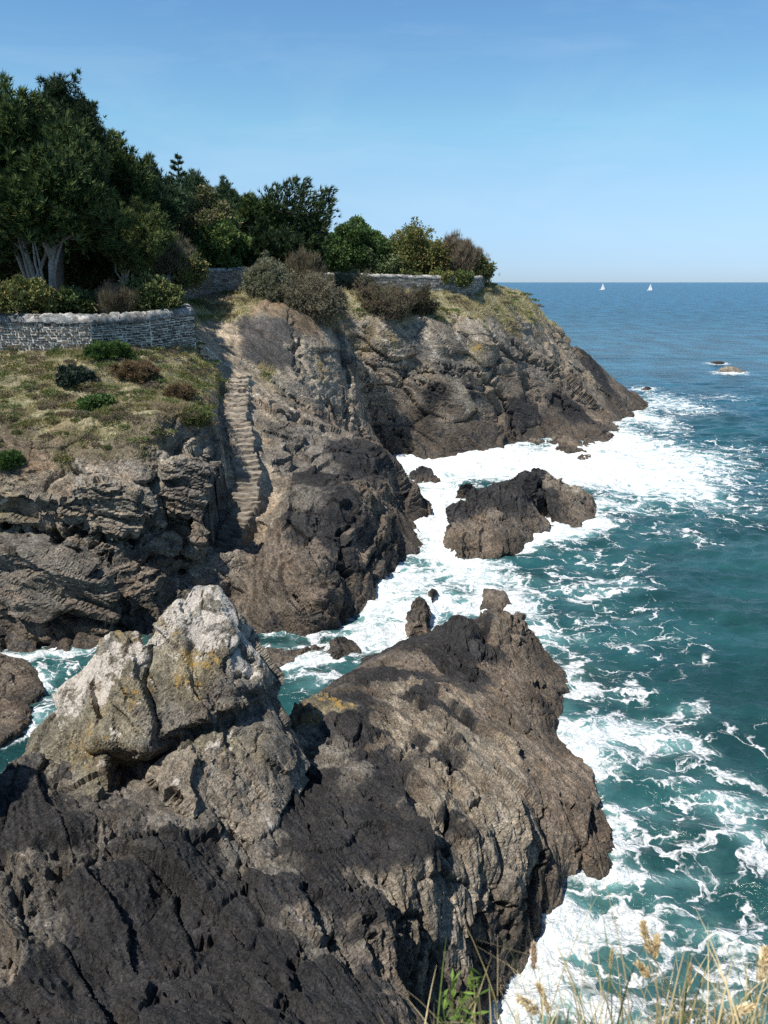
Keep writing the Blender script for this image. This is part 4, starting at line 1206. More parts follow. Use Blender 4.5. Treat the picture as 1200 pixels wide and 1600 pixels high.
# ripples
def rip(sc, v=(1, 1, 1), d=5, r=0.6):
    return b.noise(b.vmath('MULTIPLY', P, v), sc, d, r, 0.3)
hh = b.math('ADD', b.math('MULTIPLY', rip(0.9, (0.7, 1.2, 1)), 0.9), b.math('MULTIPLY', rip(4.0, (0.8, 1.3, 1)), 0.16))
hfar = b.math('MULTIPLY', rip(0.12, (0.6, 1.4, 1), 6), b.ramp(dcam, 60, 250, 0.0, 3.0))
hh = b.math('ADD', hh, hfar)
hh = b.math('ADD', hh, b.math('MULTIPLY', f, 0.10))
bp = b.n('ShaderNodeBump', i_Strength=1.0, i_Distance=0.32, i_Height=hh)
pw = b.n('ShaderNodeBsdfPrincipled', i_Base_Color=body, i_Roughness=b.ramp(dcam, 40, 400, 0.16, 0.28), i_IOR=1.33, i_Normal=bp.outputs[0])
pf = b.n('ShaderNodeBsdfPrincipled', i_Base_Color=(0.82, 0.84, 0.85), i_Roughness=0.8, i_Normal=bp.outputs[0])
mx = b.n('ShaderNodeMixShader', i_0=f, i_1=pw.outputs[0], i_2=pf.outputs[0])
b.t.links.new(mx.outputs[0], b.out.inputs[0])
MAT_SEAWATER = b.m
shoal = np.zeros(len(P3), np.float32)
sh = np.zeros(len(Q), np.float32)
for u, v, rx, ry, d in [(775, 935, 40, 16, 0.8), (900, 1050, 30, 30, 0.4), (960, 1310, 24, 40, 0.5), (1090, 650, 70, 8, 0.35), (500, 1015, 40, 14, 0.7), (250, 1000, 40, 10, 0.6)]:
    cx, cy, a_, c_, d = blob(u, v, rx, ry, d)
    sh = np.maximum(sh, d * np.exp(-((wq[:, 0] - cx) / a_) ** 2 - ((wq[:, 1] - cy) / c_) ** 2))
shoal[near] = sh
link('sea', mesh_np('sea', P3, Fs, {'foam': dens, 'shoal': shoal}, MAT_SEAWATER), kind='structure')

# ---- two sailing boats on the horizon
white = NB('boat_white')
pp = white.n('ShaderNodeBsdfPrincipled', i_Base_Color=(0.8, 0.8, 0.8), i_Roughness=0.5)
white.t.links.new(pp.outputs[0], white.out.inputs[0])
grey = NB('mast_grey')
pp = grey.n('ShaderNodeBsdfPrincipled', i_Base_Color=(0.35, 0.36, 0.38), i_Roughness=0.4)
grey.t.links.new(pp.outputs[0], grey.out.inputs[0])
def sail_mesh(pts, belly, n=10):
    """thin curved triangle between tack, head, clew (both faces)"""
    T, H, C = [np.array(p, float) for p in pts]
    V, F = [], []
    for side in (0, 0.03):
        o = len(V)
        for i in range(n + 1):
            for j in range(n + 1):
                a, t = i / n, j / n
                p = (1 - a) * ((1 - t) * T + t * C) + a * H
                V.append(p + np.array([0, belly * math.sin(math.pi * t) * (1 - a) * math.sin(math.pi * min(1, a * .8 + .2)) + side, 0]))
        for i in range(n):
            for j in range(n):
                q = o + i * (n + 1) + j
                F.append([q, q + 1, q + n + 2, q + n + 1])
    return mesh_np('sail', np.array(V), np.array(F), None, white.m)
def sailboat(u, v, z0, hgt, rot, label):
    base = at_z(u, v, 0.0)
    t = thing('sailboat', label, 'sailboat', base, 'sailboats near the horizon', rot)
    L = hgt * 0.72
    V, F = [], []
    n, m = 14, 8
    for i in range(n + 1):
        s = i / n
        bw = L * 0.15 * (math.sin(math.pi * min(1, 0.18 + 0.82 * (1 - s) ** 0.8)) ** 0.7 if s < 1 else 0.02)
        x = L * (s - 0.5)
        for j in range(m + 1):
            a = math.pi * j / m
            V.append([x, bw * math.cos(a), L * 0.10 * (1 + 0.25 * s) - math.sin(a) * L * 0.14])
        # sheer line closed by the deck below
    for i in range(n):
        for j in range(m):
            q = i * (m + 1) + j
            F.append([q, q + 1, q + m + 2, q + m + 1])
        q = i * (m + 1)
        F.append([q, q + m + 1, q + 2 * m + 1, q + m])
    link('hull', mesh_np('hull', np.array(V), np.array(F), None, white.m), t)
    cab = hull([(x_ * L, y_ * L, z_ * L) for x_, y_, z_ in [(-.15, .06, .11), (.18, .05, .12), (-.15, -.06, .11), (.18, -.05, .12), (-.13, .05, .17), (.1, .035, .17), (-.13, -.05, .17), (.1, -.035, .17)]])
    cab.materials.append(white.m)
    link('cabin', cab, t)
    mst = bpy.data.meshes.new('mast')
    bm = bmesh.new()
    bmesh.ops.create_cone(bm, segments=8, radius1=0.22, radius2=0.12, depth=hgt, cap_ends=True, matrix=Matrix.Translation((L * 0.08, 0, hgt * 0.5 + 0.4)))
    bmesh.ops.create_cone(bm, segments=8, radius1=0.14, radius2=0.14, depth=L * 0.42, cap_ends=True, matrix=Matrix.Translation((-L * 0.13, 0, L * 0.2)) @ Matrix.Rotation(math.pi / 2, 4, 'Y'))
    bm.to_mesh(mst); bm.free()
    mst.materials.append(grey.m)
    link('mast', mst, t)
    link('mainsail', sail_mesh([(L * 0.06, 0, L * 0.22), (L * 0.075, 0, hgt * 0.98), (-L * 0.34, 0, L * 0.21)], 0.6), t)
    link('jib', sail_mesh([(L * 0.47, 0, L * 0.14), (L * 0.10, 0, hgt * 0.86), (L * 0.12, 0, L * 0.2)], 0.5), t)
sailboat(941, 453, 0, 13.2, math.radians(-18), 'white sailboat near the horizon, the left one closer to the headland')
sailboat(1015, 454, 0, 12.4, math.radians(-30), 'white sailboat near the horizon, the right one farther from the headland')
# ================================================================== walls
M_MORT = vcol_mat('lime_mortar', 0.95, var=0.35, vscale=2.5)
M_STONE = vcol_mat('slate_stone', 0.88, var=0.35, vscale=6.0)
M_COPE = rock_material('lichened_coping', np.eye(3), 0.5)

def box_strip(path, y0off, y1off, lower):
    """body of a wall along path (x, y, zbase, ztop); offsets to the seen (right-hand) and hidden side"""
    P = np.array(path, float)
    d = np.gradient(P[:, :2], axis=0)
    d /= np.linalg.norm(d, axis=1)[:, None]
    nrm = np.stack([d[:, 1], -d[:, 0]], 1)
    a = P[:, :2] + nrm * y0off
    b_ = P[:, :2] + nrm * y1off
    n = len(P)
    V = np.concatenate([np.column_stack([a, P[:, 2] - lower]), np.column_stack([a, P[:, 3]]), np.column_stack([b_, P[:, 3]]), np.column_stack([b_, P[:, 2] - lower])])
    F = []
    for k in range(4):
        for i in range(n - 1):
            F.append([k * n + i, k * n + i + 1, ((k + 1) % 4) * n + i + 1, ((k + 1) % 4) * n + i])
    F.append([0, n, 2 * n, 3 * n])
    F.append([n - 1, 4 * n - 1, 3 * n - 1, 2 * n - 1])
    return V, np.array(F)

def resample(path, step):
    out_ = []
    P = np.array(path, float)
    for a, b_ in zip(P[:-1], P[1:]):
        n = max(1, int(np.linalg.norm((b_ - a)[:2]) / step))
        for i in range(n):
            out_.append(a + (b_ - a) * i / n)
    out_.append(P[-1])
    return np.array(out_)

def stones(path, rng, hmin, hmax, wmin, wmax, dark, light, jit=0.035, gap=0.036):
    V, F, T = [], [], []
    P = np.array(path, float)
    for a, b_ in zip(P[:-1], P[1:]):
        d = (b_ - a)[:2]; L = np.linalg.norm(d); d = d / L
        nrm = np.array([d[1], -d[0]])
        zt = 0.0
        H = max(a[3] - a[2], b_[3] - b_[2]) + 0.6
        while zt < H:
            ch = rng.uniform(hmin, hmax)
            s = -rng.uniform(0, wmax)
            while s < L:
                wd = rng.uniform(wmin, wmax)
                s0, s1 = max(s, 0.01), min(s + wd - gap, L - 0.01)
                s += wd
                if s1 - s0 < 0.06: continue
                t = (s0 + s1) / 2 / L
                top = a[3] + (b_[3] - a[3]) * t
                z1 = top - zt + rng.uniform(-.02, .02); z0 = z1 - ch + rng.uniform(0.5, 1.2) * gap
                pr = rng.uniform(0.02, 0.06)
                o = len(V)
                for dep, ins in ((-0.03, 0.0), (pr, 0.022)):
                    for (sx, zx, ix, iz) in ((s0, z0, 1, 1), (s1, z0, -1, 1), (s1, z1, -1, -1), (s0, z1, 1, -1)):
                        ss = sx + ix * ins + rng.uniform(-jit, jit) * 0.8
                        zz = zx + iz * ins + rng.uniform(-jit, jit) * 0.8
                        q = a[:2] + d * ss + nrm * (dep + rng.uniform(-.008, .008))
                        V.append([q[0], q[1], zz])
                F += [[o + 4, o + 5, o + 6, o + 7], [o, o + 1, o + 5, o + 4], [o + 1, o + 2, o + 6, o + 5], [o + 2, o + 3, o + 7, o + 6], [o + 3, o, o + 4, o + 7]]
                c = np.array(dark) + (np.array(light) - np.array(dark)) * rng.random() ** 1.6
                c = c * rng.uniform(0.75, 1.25)
                T += [c] * 8
            zt += ch
    return np.array(V), np.array(F), np.array(T)

def coping(path, w0, w1, hgt, res, seed, pale=1.0):
    """rough weathered cap: rounded saddle of bedded stones"""
    P = resample(path, res)
    d = np.gradient(P[:, :2], axis=0); d /= np.linalg.norm(d, axis=1)[:, None]
    nrm = np.stack([d[:, 1], -d[:, 0]], 1)
    prof = [(-w0, -0.05)]
    K = 9
    for i in range(K + 1):
        a = math.pi * i / K
        prof.append((-w0 + (w0 + w1) * (0.5 - 0.5 * math.cos(a)), 0.02 + hgt * (math.sin(a) ** 0.75)))
    prof.append((w1, -0.05))
    prof = np.array(prof[::-1])
    m, n = len(prof), len(P)
    V = np.zeros((n, m, 3))
    for j, (o, z) in enumerate(prof):
        V[:, j, :2] = P[:, :2] + nrm * o
        V[:, j, 2] = P[:, 3] + z
    V = V.reshape(-1, 3)
    q = V / np.array([0.30, 0.30, 0.17])
    f1, f2, r, g, off = worley(q, seed)
    hh = 0.07 * (r - 0.5) + 0.05 * (off * g).sum(1) - 0.05 * np.exp(-((f2 - f1) / 0.12) ** 2)
    V[:, 2] += hh
    V += 0.03 * np.stack([fbm(V / 0.2, 2, seed + k) for k in range(3)], 1)
    I = np.arange(n * m).reshape(n, m)
    F = np.stack([I[:-1, :-1].ravel(), I[:-1, 1:].ravel(), I[1:, 1:].ravel(), I[1:, :-1].ravel()], 1)
    F = np.concatenate([F, np.stack([I[:-1, -1], I[:-1, 0], I[1:, 0], I[1:, -1]], 1)])
    t = (0.16 + 0.14 * r)[:, None] * np.array([0.97, 1, 0.97])
    mask = np.stack([np.clip(0.35 + 0.5 * r * pale, 0, 1), 0.1 + 0 * r, 0.15 * (1 - r)], 1)
    return V, F, t, mask

rngw = np.random.default_rng(11)
W1 = at_y(-140, 500, 43.2); W2 = at_y(140, 504, 42.3); W2b = at_y(234, 499, 44.4); W3 = at_y(303, 490, 47.2)
z_of = lambda u, v, Y: at_y(u, v, Y)[2]
near_path = [(W1[0], W1[1], 10.0, W1[2]), (W2[0], W2[1], 9.9, W2[2]), (W2b[0], W2b[1], 10.0, W2b[2]), (W3[0], W3[1], 10.1, W3[2])]
W4 = W3 + np.array([-0.9, 2.6, 0.15])
near_all = near_path + [(W4[0], W4[1], 10.6, W4[2])]
tw = thing('stone_wall', 'near garden wall of dark slate in white mortar with a pale rough coping', 'wall', (W2[0], W2[1], 9.9))
def wall_parts(t, path, st_args, cope_args, mort=(0.40, 0.38, 0.34)):
    loc = np.array(t.location)
    V, F = box_strip(resample(path, 0.5), 0.0, -0.55, 1.2)
    link('masonry', mesh_np('masonry', V - loc, F, {'tint': np.tile(mort, (len(V), 1))}, M_MORT, smooth=False), t)
    V, F, T = stones(path, rngw, *st_args)
    link('stone_facing', mesh_np('stone_facing', V - loc, F, {'tint': T}, M_STONE, smooth=False), t)
    if cope_args:
        V, F, T, mk = coping(path, *cope_args)
        link('coping', mesh_np('coping', V - loc, F, {'tint': T, 'mask': mk}, M_COPE), t)
wall_parts(tw, near_all, (0.09, 0.19, 0.15, 0.48, (0.060, 0.054, 0.047), (0.19, 0.175, 0.15)), (0.72, 0.08, 0.42, 0.07, 901, 0.5), (0.56, 0.52, 0.45))
# far wall round the end of the garden
B1_ = at_y(255, 437, 54.5); B2_ = at_y(320, 424, 62.0); B3_ = at_y(402, 422, 63.4); B4_ = at_y(505, 430, 72.5); B5_ = at_y(742, 436, 76.6); B6_ = at_y(757, 434, 79.5)
far_path = [(p[0], p[1], zb, p[2]) for p, zb in ((B1_, 11.8), (B2_, 12.0), (B3_, 12.2), (B4_, 12.3), (B5_, 12.2), (B6_, 12.2))]
tw2 = thing('stone_wall', 'far pale stone wall around the top of the headland with bushes leaning over it', 'wall', (B4_[0], B4_[1], 12.3))
wall_parts(tw2, far_path, (0.13, 0.24, 0.25, 0.6, (0.13, 0.125, 0.115), (0.30, 0.285, 0.25)), (0.5, 0.04, 0.22, 0.12, 955), (0.36, 0.34, 0.29))

# ================================================================== plants
M_LEAF = vcol_mat('leaves', 0.7, transl=0.22, spec=0.25)
M_BARK = vcol_mat('bark', 0.95, var=0.3, vscale=8)
M_STRAW = vcol_mat('grass_blades', 0.75, transl=0.25, spec=0.2)

def unit(a):
    return a / np.maximum(np.linalg.norm(a, axis=-1, keepdims=True), 1e-9)

def sprays(rng, C, D, nb, ln, wd, spread, cols, jitter=0.0, shape='needle'):
    """nb leaf blades fanning out at each point C along D -> V, F (tris / quads), tint"""
    n = len(C)
    c = np.repeat(C, nb, 0) + rng.normal(size=(n * nb, 3)) * jitter
    d = unit(np.repeat(D, nb, 0) + rng.normal(size=(n * nb, 3)) * spread)
    s = unit(np.cross(d, rng.normal(size=(n * nb, 3))))
    L = ln * rng.uniform(0.6, 1.3, (n * nb, 1))
    W = wd * rng.uniform(0.7, 1.3, (n * nb, 1))
    k = rng.random(n)
    cc = np.array(cols, float)
    ci = cc[np.minimum((k * len(cc)).astype(int), len(cc) - 1)]
    ci = np.repeat(ci, nb, 0) * rng.uniform(0.7, 1.35, (n * nb, 1))
    if shape == 'needle':
        V = np.stack([c - s * W * .5, c + s * W * .5, c + d * L], 1).reshape(-1, 3)
        F = np.arange(n * nb * 3).reshape(-1, 3)
        return V, F, np.repeat(ci, 3, 0)
    V = np.stack([c, c + d * L * .5 + s * W * .5, c + d * L, c + d * L * .5 - s * W * .5], 1).reshape(-1, 3)
    F = np.arange(n * nb * 4).reshape(-1, 4)
    return V, F, np.repeat(ci, 4, 0)

def tube(path, radii, k=7, rng=None):
    P = np.array(path, float)
    t = unit(np.gradient(P, axis=0))
    up = np.array([0.3, 0.2, 1.0])
    a = unit(np.cross(t, up)); b_ = np.cross(t, a)
    ang = np.linspace(0, 2 * math.pi, k, endpoint=False)
    R = np.array(radii)[:, None, None]
    V = P[:, None, :] + R * (np.cos(ang)[None, :, None] * a[:, None, :] + np.sin(ang)[None, :, None] * b_[:, None, :])
    n = len(P)
    V = V.reshape(-1, 3)
    I = np.arange(n * k).reshape(n, k)
    J = np.roll(I, -1, 1)
    F = np.stack([I[:-1].ravel(), J[:-1].ravel(), J[1:].ravel(), I[1:].ravel()], 1)
    return V, F

def join(parts):
    V, F, T = [], [], []
    o = 0
    for v, f, t in parts:
        V.append(v); F.append(f + o); T.append(t); o += len(v)
    return np.concatenate(V), np.concatenate(F), np.concatenate(T)

def ground_z(x, y):
    return float(F_LAND(np.array([[x, y]]))[0])

PALE = (0.27, 0.245, 0.215)
def tree(name, label, u, Y, vtop, vbot, hw, cols, seed, kind='cypress', dens=1.0, group=None, lean=0.0, trunk_u=None, bark=(0.15, 0.13, 0.11), category='tree', depth=1.0):
    """trunk, limbs and a crown of many leaf sprays; extents are given where the photo shows them at distance Y"""
    rng = np.random.default_rng(seed)
    top, bot = at_y(u, vtop + (18 if kind != 'leaf' else 0), Y), at_y(u, vbot, Y)
    rx = abs(at_y(u + hw, vtop, Y)[0] - top[0])
    cz, hz = (top[2] + bot[2]) / 2, (top[2] - bot[2]) / 2
    cx, cy = top[0], Y
    bx = at_y(trunk_u if trunk_u is not None else u, 460, Y)[0]
    bz = max(ground_z(bx, Y), 11.6) if Y < 90 else 12.7
    base = np.array([bx, Y, bz])
    t = thing(name, label, category, base, group)
    # limbs to lobe centres spread through the crown
    vol = rx * rx * hz
    nl = int(np.clip(16 + 9 * rx, 18, 64))
    lob = []
    while len(lob) < nl:
        p = rng.uniform(-1, 1, 3)
        if np.linalg.norm(p) > 1 or np.linalg.norm(p) < 0.35: continue
        # crown profile: wider low for conifers
        if kind == 'cone' and abs(p[0]) > 0.95 - 0.9 * (p[2] * .5 + .5): continue
        lob.append(p)
    lob = np.array(lob)
    LC = np.stack([cx + lob[:, 0] * rx * 0.82 + lean * (lob[:, 2] + 1) * rx * .5, cy + lob[:, 1] * rx * 0.8 * depth, cz + lob[:, 2] * hz * (0.86 if kind == 'leaf' else 0.76)], 1)
    LC = np.concatenate([LC, [[cx + lean * rx, cy, top[2] - hz * (0.16 if kind == 'leaf' else 0.22)]]])
    parts = []
    axis = np.array([cx, cy, 0])
    for c in LC:
        if kind == 'leaf':
            lr = np.array([0.42, 0.42, 0.34]) * (0.5 * rx + 0.5) * rng.uniform(0.65, 1.3)
            area = lr[0] * lr[1] * 4 + lr[0] * lr[2] * 6
            ns = int(area * 34 * dens)
            d = unit(rng.normal(size=(ns, 3)))
            pc = c + d * lr * (rng.uniform(0.35, 1.0, (ns, 1)) ** 0.5) * (1 + 0.35 * perlin(d * 2.2 + c, seed))[:, None]
            outw = unit(pc - np.array([cx, cy, cz - hz * 0.6]))
            D = unit(outw * 0.5 + d * 0.8 + np.array([0, 0, 0.2]))
            parts.append(sprays(rng, pc, D, 5, 0.24, 0.15, 0.8, cols, 0.10, 'leaf'))
            continue
        # conifers: ragged plumes that sweep out and up from each limb end
        R_ = 0.34 * rx + 0.55
        out2 = unit(c - axis - np.array([0, 0, cz - hz * 0.5]))
        for q in range(int((9 if kind == 'cypress' else 11) * dens)):
            dv_ = unit(out2 * 0.9 + rng.normal(size=3) * np.array([0.8, 0.8, 0.45]) + np.array([lean, 0, 0.10 if kind == 'cypress' else 0.5]))
            Lp = R_ * rng.uniform(0.55, 1.35)
            st0 = c - dv_ * Lp * 0.35 + rng.normal(size=3) * R_ * 0.28
            n_ = int(13 + 17 * Lp)
            a = rng.random((n_, 1)) ** 0.8
            droop = np.array([0, 0, 1.0]) * (0.45 * a ** 2 - 0.25 * a) * Lp * (1 if kind == 'cypress' else 0.6)
            wid = R_ * 0.26 * (1.05 - a) + 0.05
            off_ = rng.normal(size=(n_, 3)) * wid * np.array([1, 1, 0.55])
            pc = st0 + dv_ * Lp * a + droop + off_
            D = unit(dv_ * 0.9 + off_ / np.maximum(wid, .05) * 0.35 + np.array([0, 0, 0.30]))
            if kind == 'cypress':
                parts.append(sprays(rng, pc, D, 7, 0.40, 0.085, 0.38, cols))
            else:
                parts.append(sprays(rng, pc, D, 9, 0.32, 0.06, 0.6, cols))
    V, F, T = join(parts)
    link('crown', mesh_np('crown', V - base, F, {'tint': T}, M_LEAF, smooth=False), t)
    # trunk with limbs
    tp = []
    fork = base + np.array([0, 0, max(0.6, (bot[2] - bz) * 0.9 + 0.4)]) + np.array([(cx - bx) * 0.4, 0, 0])
    r0 = (0.10 + 0.045 * (top[2] - bz) * 0.6) * (0.62 if bark == PALE else 0.9)
    def add(path, radii):
        v, f = tube(path, radii)
        v = v + 0.25 * np.repeat(np.array(radii), 7)[:, None] * np.stack([fbm(v / 0.35, 2, seed + j) for j in range(3)], 1)
        tp.append((v, f, np.tile(bark, (len(v), 1)) * (1 + 0.35 * perlin(v / np.array([.12, .12, .5]), 3))[:, None]))
    mid = (base + fork) / 2 + rng.normal(size=3) * [0.12, 0.12, 0]
    crown_c = np.array([cx, cy, cz])
    add([base - [0, 0, 0.5], base + (mid - base) * .5, mid, fork, fork + (crown_c - fork) * 0.6, crown_c + [0, 0, hz * .5]], [r0 * 1.35, r0 * 1.05, r0 * .95, r0 * .85, r0 * .5, r0 * .15])
    if bark == PALE:
        for kk in range(4):       # bare slanting limbs under the skirt of the crown
            e = fork + np.array([rng.uniform(-0.45, 0.45) * rx, rng.uniform(-.5, .3), (crown_c[2] - fork[2]) * rng.uniform(0.3, 0.8)])
            s = base + (fork - base) * rng.uniform(0.15, 0.6)
            mm = (s + e) / 2 + rng.normal(size=3) * 0.25
            add([s, s + (mm - s) * .5, mm, e], [r0 * .55, r0 * .42, r0 * .32, r0 * .18])
    for c in LC[::2]:
        s = fork + (crown_c - fork) * rng.uniform(0.0, 0.7)
        m1 = s + (c - s) * 0.5 + np.array([0, 0, -0.12 * np.linalg.norm(c - s)]) + rng.normal(size=3) * 0.12
        add([s, s + (m1 - s) * .5, m1, c], [r0 * .45, r0 * .36, r0 * .27, r0 * .10])
    V, F, T = join(tp)
    link('trunk', mesh_np('trunk', V - base, F, {'tint': T}, M_BARK), t)
    return t, base

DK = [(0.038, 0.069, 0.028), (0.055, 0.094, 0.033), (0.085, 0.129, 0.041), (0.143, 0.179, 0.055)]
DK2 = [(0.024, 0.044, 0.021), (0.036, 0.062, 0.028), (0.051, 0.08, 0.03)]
BLU = [(0.042, 0.077, 0.042), (0.067, 0.112, 0.056), (0.095, 0.144, 0.066)]
OLV = [(0.108, 0.134, 0.05), (0.154, 0.18, 0.064), (0.198, 0.198, 0.072), (0.082, 0.108, 0.04)]
YEL = [(0.216, 0.216, 0.068), (0.162, 0.189, 0.061), (0.101, 0.135, 0.041), (0.27, 0.216, 0.081)]
BRN = [(0.21, 0.158, 0.098), (0.165, 0.128, 0.083), (0.27, 0.21, 0.135), (0.12, 0.112, 0.053)]
GRN = [(0.076, 0.144, 0.037), (0.11, 0.186, 0.051), (0.059, 0.11, 0.034)]
GGR = [(0.187, 0.196, 0.128), (0.238, 0.238, 0.162), (0.145, 0.153, 0.093), (0.17, 0.145, 0.102)]
WOOD = 'trees of the wood behind the wall'
PALE = (0.27, 0.245, 0.215)
tree('cypress_tree', 'dense dark cypress cut by the left edge of the photo, pale trunk under its skirt', -5, 47.5, 128, 400, 105, DK, 1001, group=WOOD, trunk_u=55, bark=PALE)
tree('pine_tree', 'tallest pine with tufted top rising at the upper left of the wood', 88, 53, 112, 330, 62, DK2, 1002, 'pine', group=WOOD, dens=1.25)
tree('cypress_tree', 'broad dark cypress in front of the tallest pine, branches drooping over pale trunks', 84, 46.5, 190, 415, 84, DK, 1003, group=WOOD, trunk_u=70, bark=PALE)
tree('cypress_tree', 'dark cypress on the slope of the wood right of the tallest pine', 170, 58, 207, 400, 60, DK, 1004, group=WOOD)
tree('cypress_tree', 'dark cypress above the small pale-trunked pine, left of the thin spire', 228, 60, 248, 390, 48, BLU, 1005, group=WOOD)
tree('pine_tree', 'small lighter green pine with a bare pale trunk behind the near wall', 210, 53, 322, 414, 40, OLV[:2] + DK[2:], 1006, 'pine', group=WOOD, trunk_u=190, bark=PALE, dens=1.2)
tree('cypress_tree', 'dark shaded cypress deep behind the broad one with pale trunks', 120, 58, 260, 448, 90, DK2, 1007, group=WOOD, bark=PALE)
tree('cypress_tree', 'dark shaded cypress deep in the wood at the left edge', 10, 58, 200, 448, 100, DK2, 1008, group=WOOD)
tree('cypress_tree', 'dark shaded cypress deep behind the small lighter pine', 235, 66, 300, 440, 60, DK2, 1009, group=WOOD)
tree('pine_tree', 'pine with a knobbly top just right of the thin spire', 303, 70, 262, 380, 30, BLU, 1010, 'pine', group=WOOD, dens=1.2)
tree('pine_tree', 'rounded dark pine between the thin spire and the wind-swept cypress', 350, 71, 276, 400, 32, BLU, 1011, 'pine', group=WOOD, dens=1.2)
tree('cypress_tree', 'low dark cypress tucked against the left of the wind-swept one', 392, 67.5, 300, 420, 34, DK, 1012, group=WOOD)
tree('deciduous_tree', 'olive-brown thinly leaved tree below the thin spire in the middle of the wood', 322, 64.5, 292, 400, 44, [(0.24, 0.20, 0.13), (0.20, 0.17, 0.11)] + OLV, 1013, 'leaf', group=WOOD, dens=0.5, bark=(0.25, 0.2, 0.16))
tree('deciduous_tree', 'yellow-green leafy tree low beside the far wall under the olive-brown tree', 345, 64.2, 350, 424, 48, YEL[1:3] + GRN, 1014, 'leaf', group=WOOD, dens=0.9)
tree('deciduous_tree', 'round dark green tree right of the wind-swept cypress', 558, 79, 344, 432, 50, GRN + DK[1:3], 1015, 'leaf', group=WOOD, dens=1.0)
tree('cypress_tree', 'dark low cypress skirt below the wind-swept cypress', 425, 67, 356, 425, 42, DK2, 1016, group=WOOD)

def windswept(u, Y):
    """single cypress with separate limbs swept up to the right, sky between them"""
    rng = np.random.default_rng(1020)
    bx = at_y(u, 440, Y)[0]
    base = np.array([bx, Y, 12.9])
    t = thing('cypress_tree', 'wind-swept cypress standing apart with ragged limbs reaching up to the right', 'tree', base, WOOD)
    tips = [(412, 312), (418, 295), (432, 290), (448, 286), (462, 280), (478, 277), (470, 300), (492, 302), (505, 296), (518, 295), (500, 318), (513, 332), (506, 348), (486, 338), (440, 322), (408, 340), (400, 365), (430, 355), (462, 362), (490, 372), (506, 388), (475, 392), (440, 392), (412, 395), (455, 408), (405, 322), (425, 308), (500, 405), (522, 312)]
    tp, lp = [], []
    tr = [base - [0, 0, .5], base + [0.1, 0, 1.0], base + [0.3, 0, 2.4], base + [0.5, 0, 4.0]]
    v, f = tube(tr, [0.42, 0.36, 0.3, 0.16])
    tp.append((v, f, np.tile((0.10, 0.085, 0.07), (len(v), 1))))
    for (tu, tv) in tips:
        e = at_y(tu, tv, Y + rng.uniform(-1.8, 1.8))
        s = base + np.array([-0.2, 0, np.clip((e[2] - base[2]) * 0.5 - 0.25 * abs(e[0] - base[0]), 0.5, 4.5)])
        n = 9
        path = []
        for i in range(n):
            a = i / (n - 1)
            p = s + (e - s) * a
            p[2] += -0.35 * math.sin(math.pi * a) * np.linalg.norm(e - s) * 0.35
            p[2] += 0.10 * math.sin(2 * math.pi * a) * np.linalg.norm(e - s) * 0.5
            path.append(p)
        path = np.array(path)
        v, f = tube(path, np.linspace(0.14, 0.03, n), 5)
        tp.append((v, f, np.tile((0.09, 0.075, 0.06), (len(v), 1))))
        for k in range(int(190)):
            pass
        a = rng.uniform(0.30, 1.0, 170) ** 0.8
        idx = a * (n - 1)
        i0 = np.minimum(idx.astype(int), n - 2)
        fr_ = (idx - i0)[:, None]
        pc = path[i0] * (1 - fr_) + path[i0 + 1] * fr_
        dr = unit(path[i0 + 1] - path[i0])
        side = rng.normal(size=(170, 3)) * np.array([0.52, 0.50, 0.075]) * (1.2 - a[:, None] * 0.8)
        lp.append(sprays(rng, pc + side, unit(dr * np.array([1, 1, 0.5]) + side * 1.0 + np.array([0.35, 0, 0.12])), 7, 0.42, 0.085, 0.3, DK2 + [DK[2]]))
    V, F, T = join(lp)
    link('crown', mesh_np('crown', V - base, F, {'tint': T}, M_LEAF, smooth=False), t)
    V, F, T = join(tp)
    link('trunk', mesh_np('trunk', V - base, F, {'tint': T}, M_BARK), t)
windswept(455, 69)

def spire(u, Y, vtop, vbot):
    rng = np.random.default_rng(1030)
    top = at_y(u, vtop, Y)
    base = np.array([top[0], Y, 12.7])
    t = thing('conifer_tree', 'thin spiky conifer spire with bare whorls of upturned branches above the wood', 'tree', base, WOOD)
    H = top[2] - base[2]
    v, f = tube([base - [0, 0, .4], base + [0, 0, H * .5], base + [0.05, 0, H]], [0.16, 0.10, 0.02])
    tp = [(v, f, np.tile((0.09, 0.075, 0.06), (len(v), 1)))]
    lp = []
    z = H * 0.25
    while z < H - 0.2:
        R = (H - z) * 0.30 + 0.15
        for k in range(6):
            a = rng.uniform(0, 6.28)
            dv_ = np.array([math.cos(a), math.sin(a), 0])
            pts = [base + [0, 0, z] + dv_ * R * s + np.array([0, 0, 1]) * (R * (0.35 * s * s + 0.1 * s)) for s in np.linspace(0, 1, 6)]
            v, f = tube(pts, np.linspace(0.05, 0.012, 6), 4)
            tp.append((v, f, np.tile((0.07, 0.065, 0.05), (len(v), 1))))
            s = rng.uniform(0.2, 1, 30)
            P_ = np.array([np.interp(s, np.linspace(0, 1, 6), np.array(pts)[:, j]) for j in range(3)]).T
            lp.append(sprays(rng, P_, unit(np.tile(dv_ + [0, 0, .5], (30, 1))), 5, 0.22, 0.05, 0.6, BLU))
        z += 0.42
    V, F, T = join(lp)
    link('crown', mesh_np('crown', V - base, F, {'tint': T}, M_LEAF, smooth=False), t)
    V, F, T = join(tp)
    link('trunk', mesh_np('trunk', V - base, F, {'tint': T}, M_BARK), t)
spire(276, 63, 238, 340)

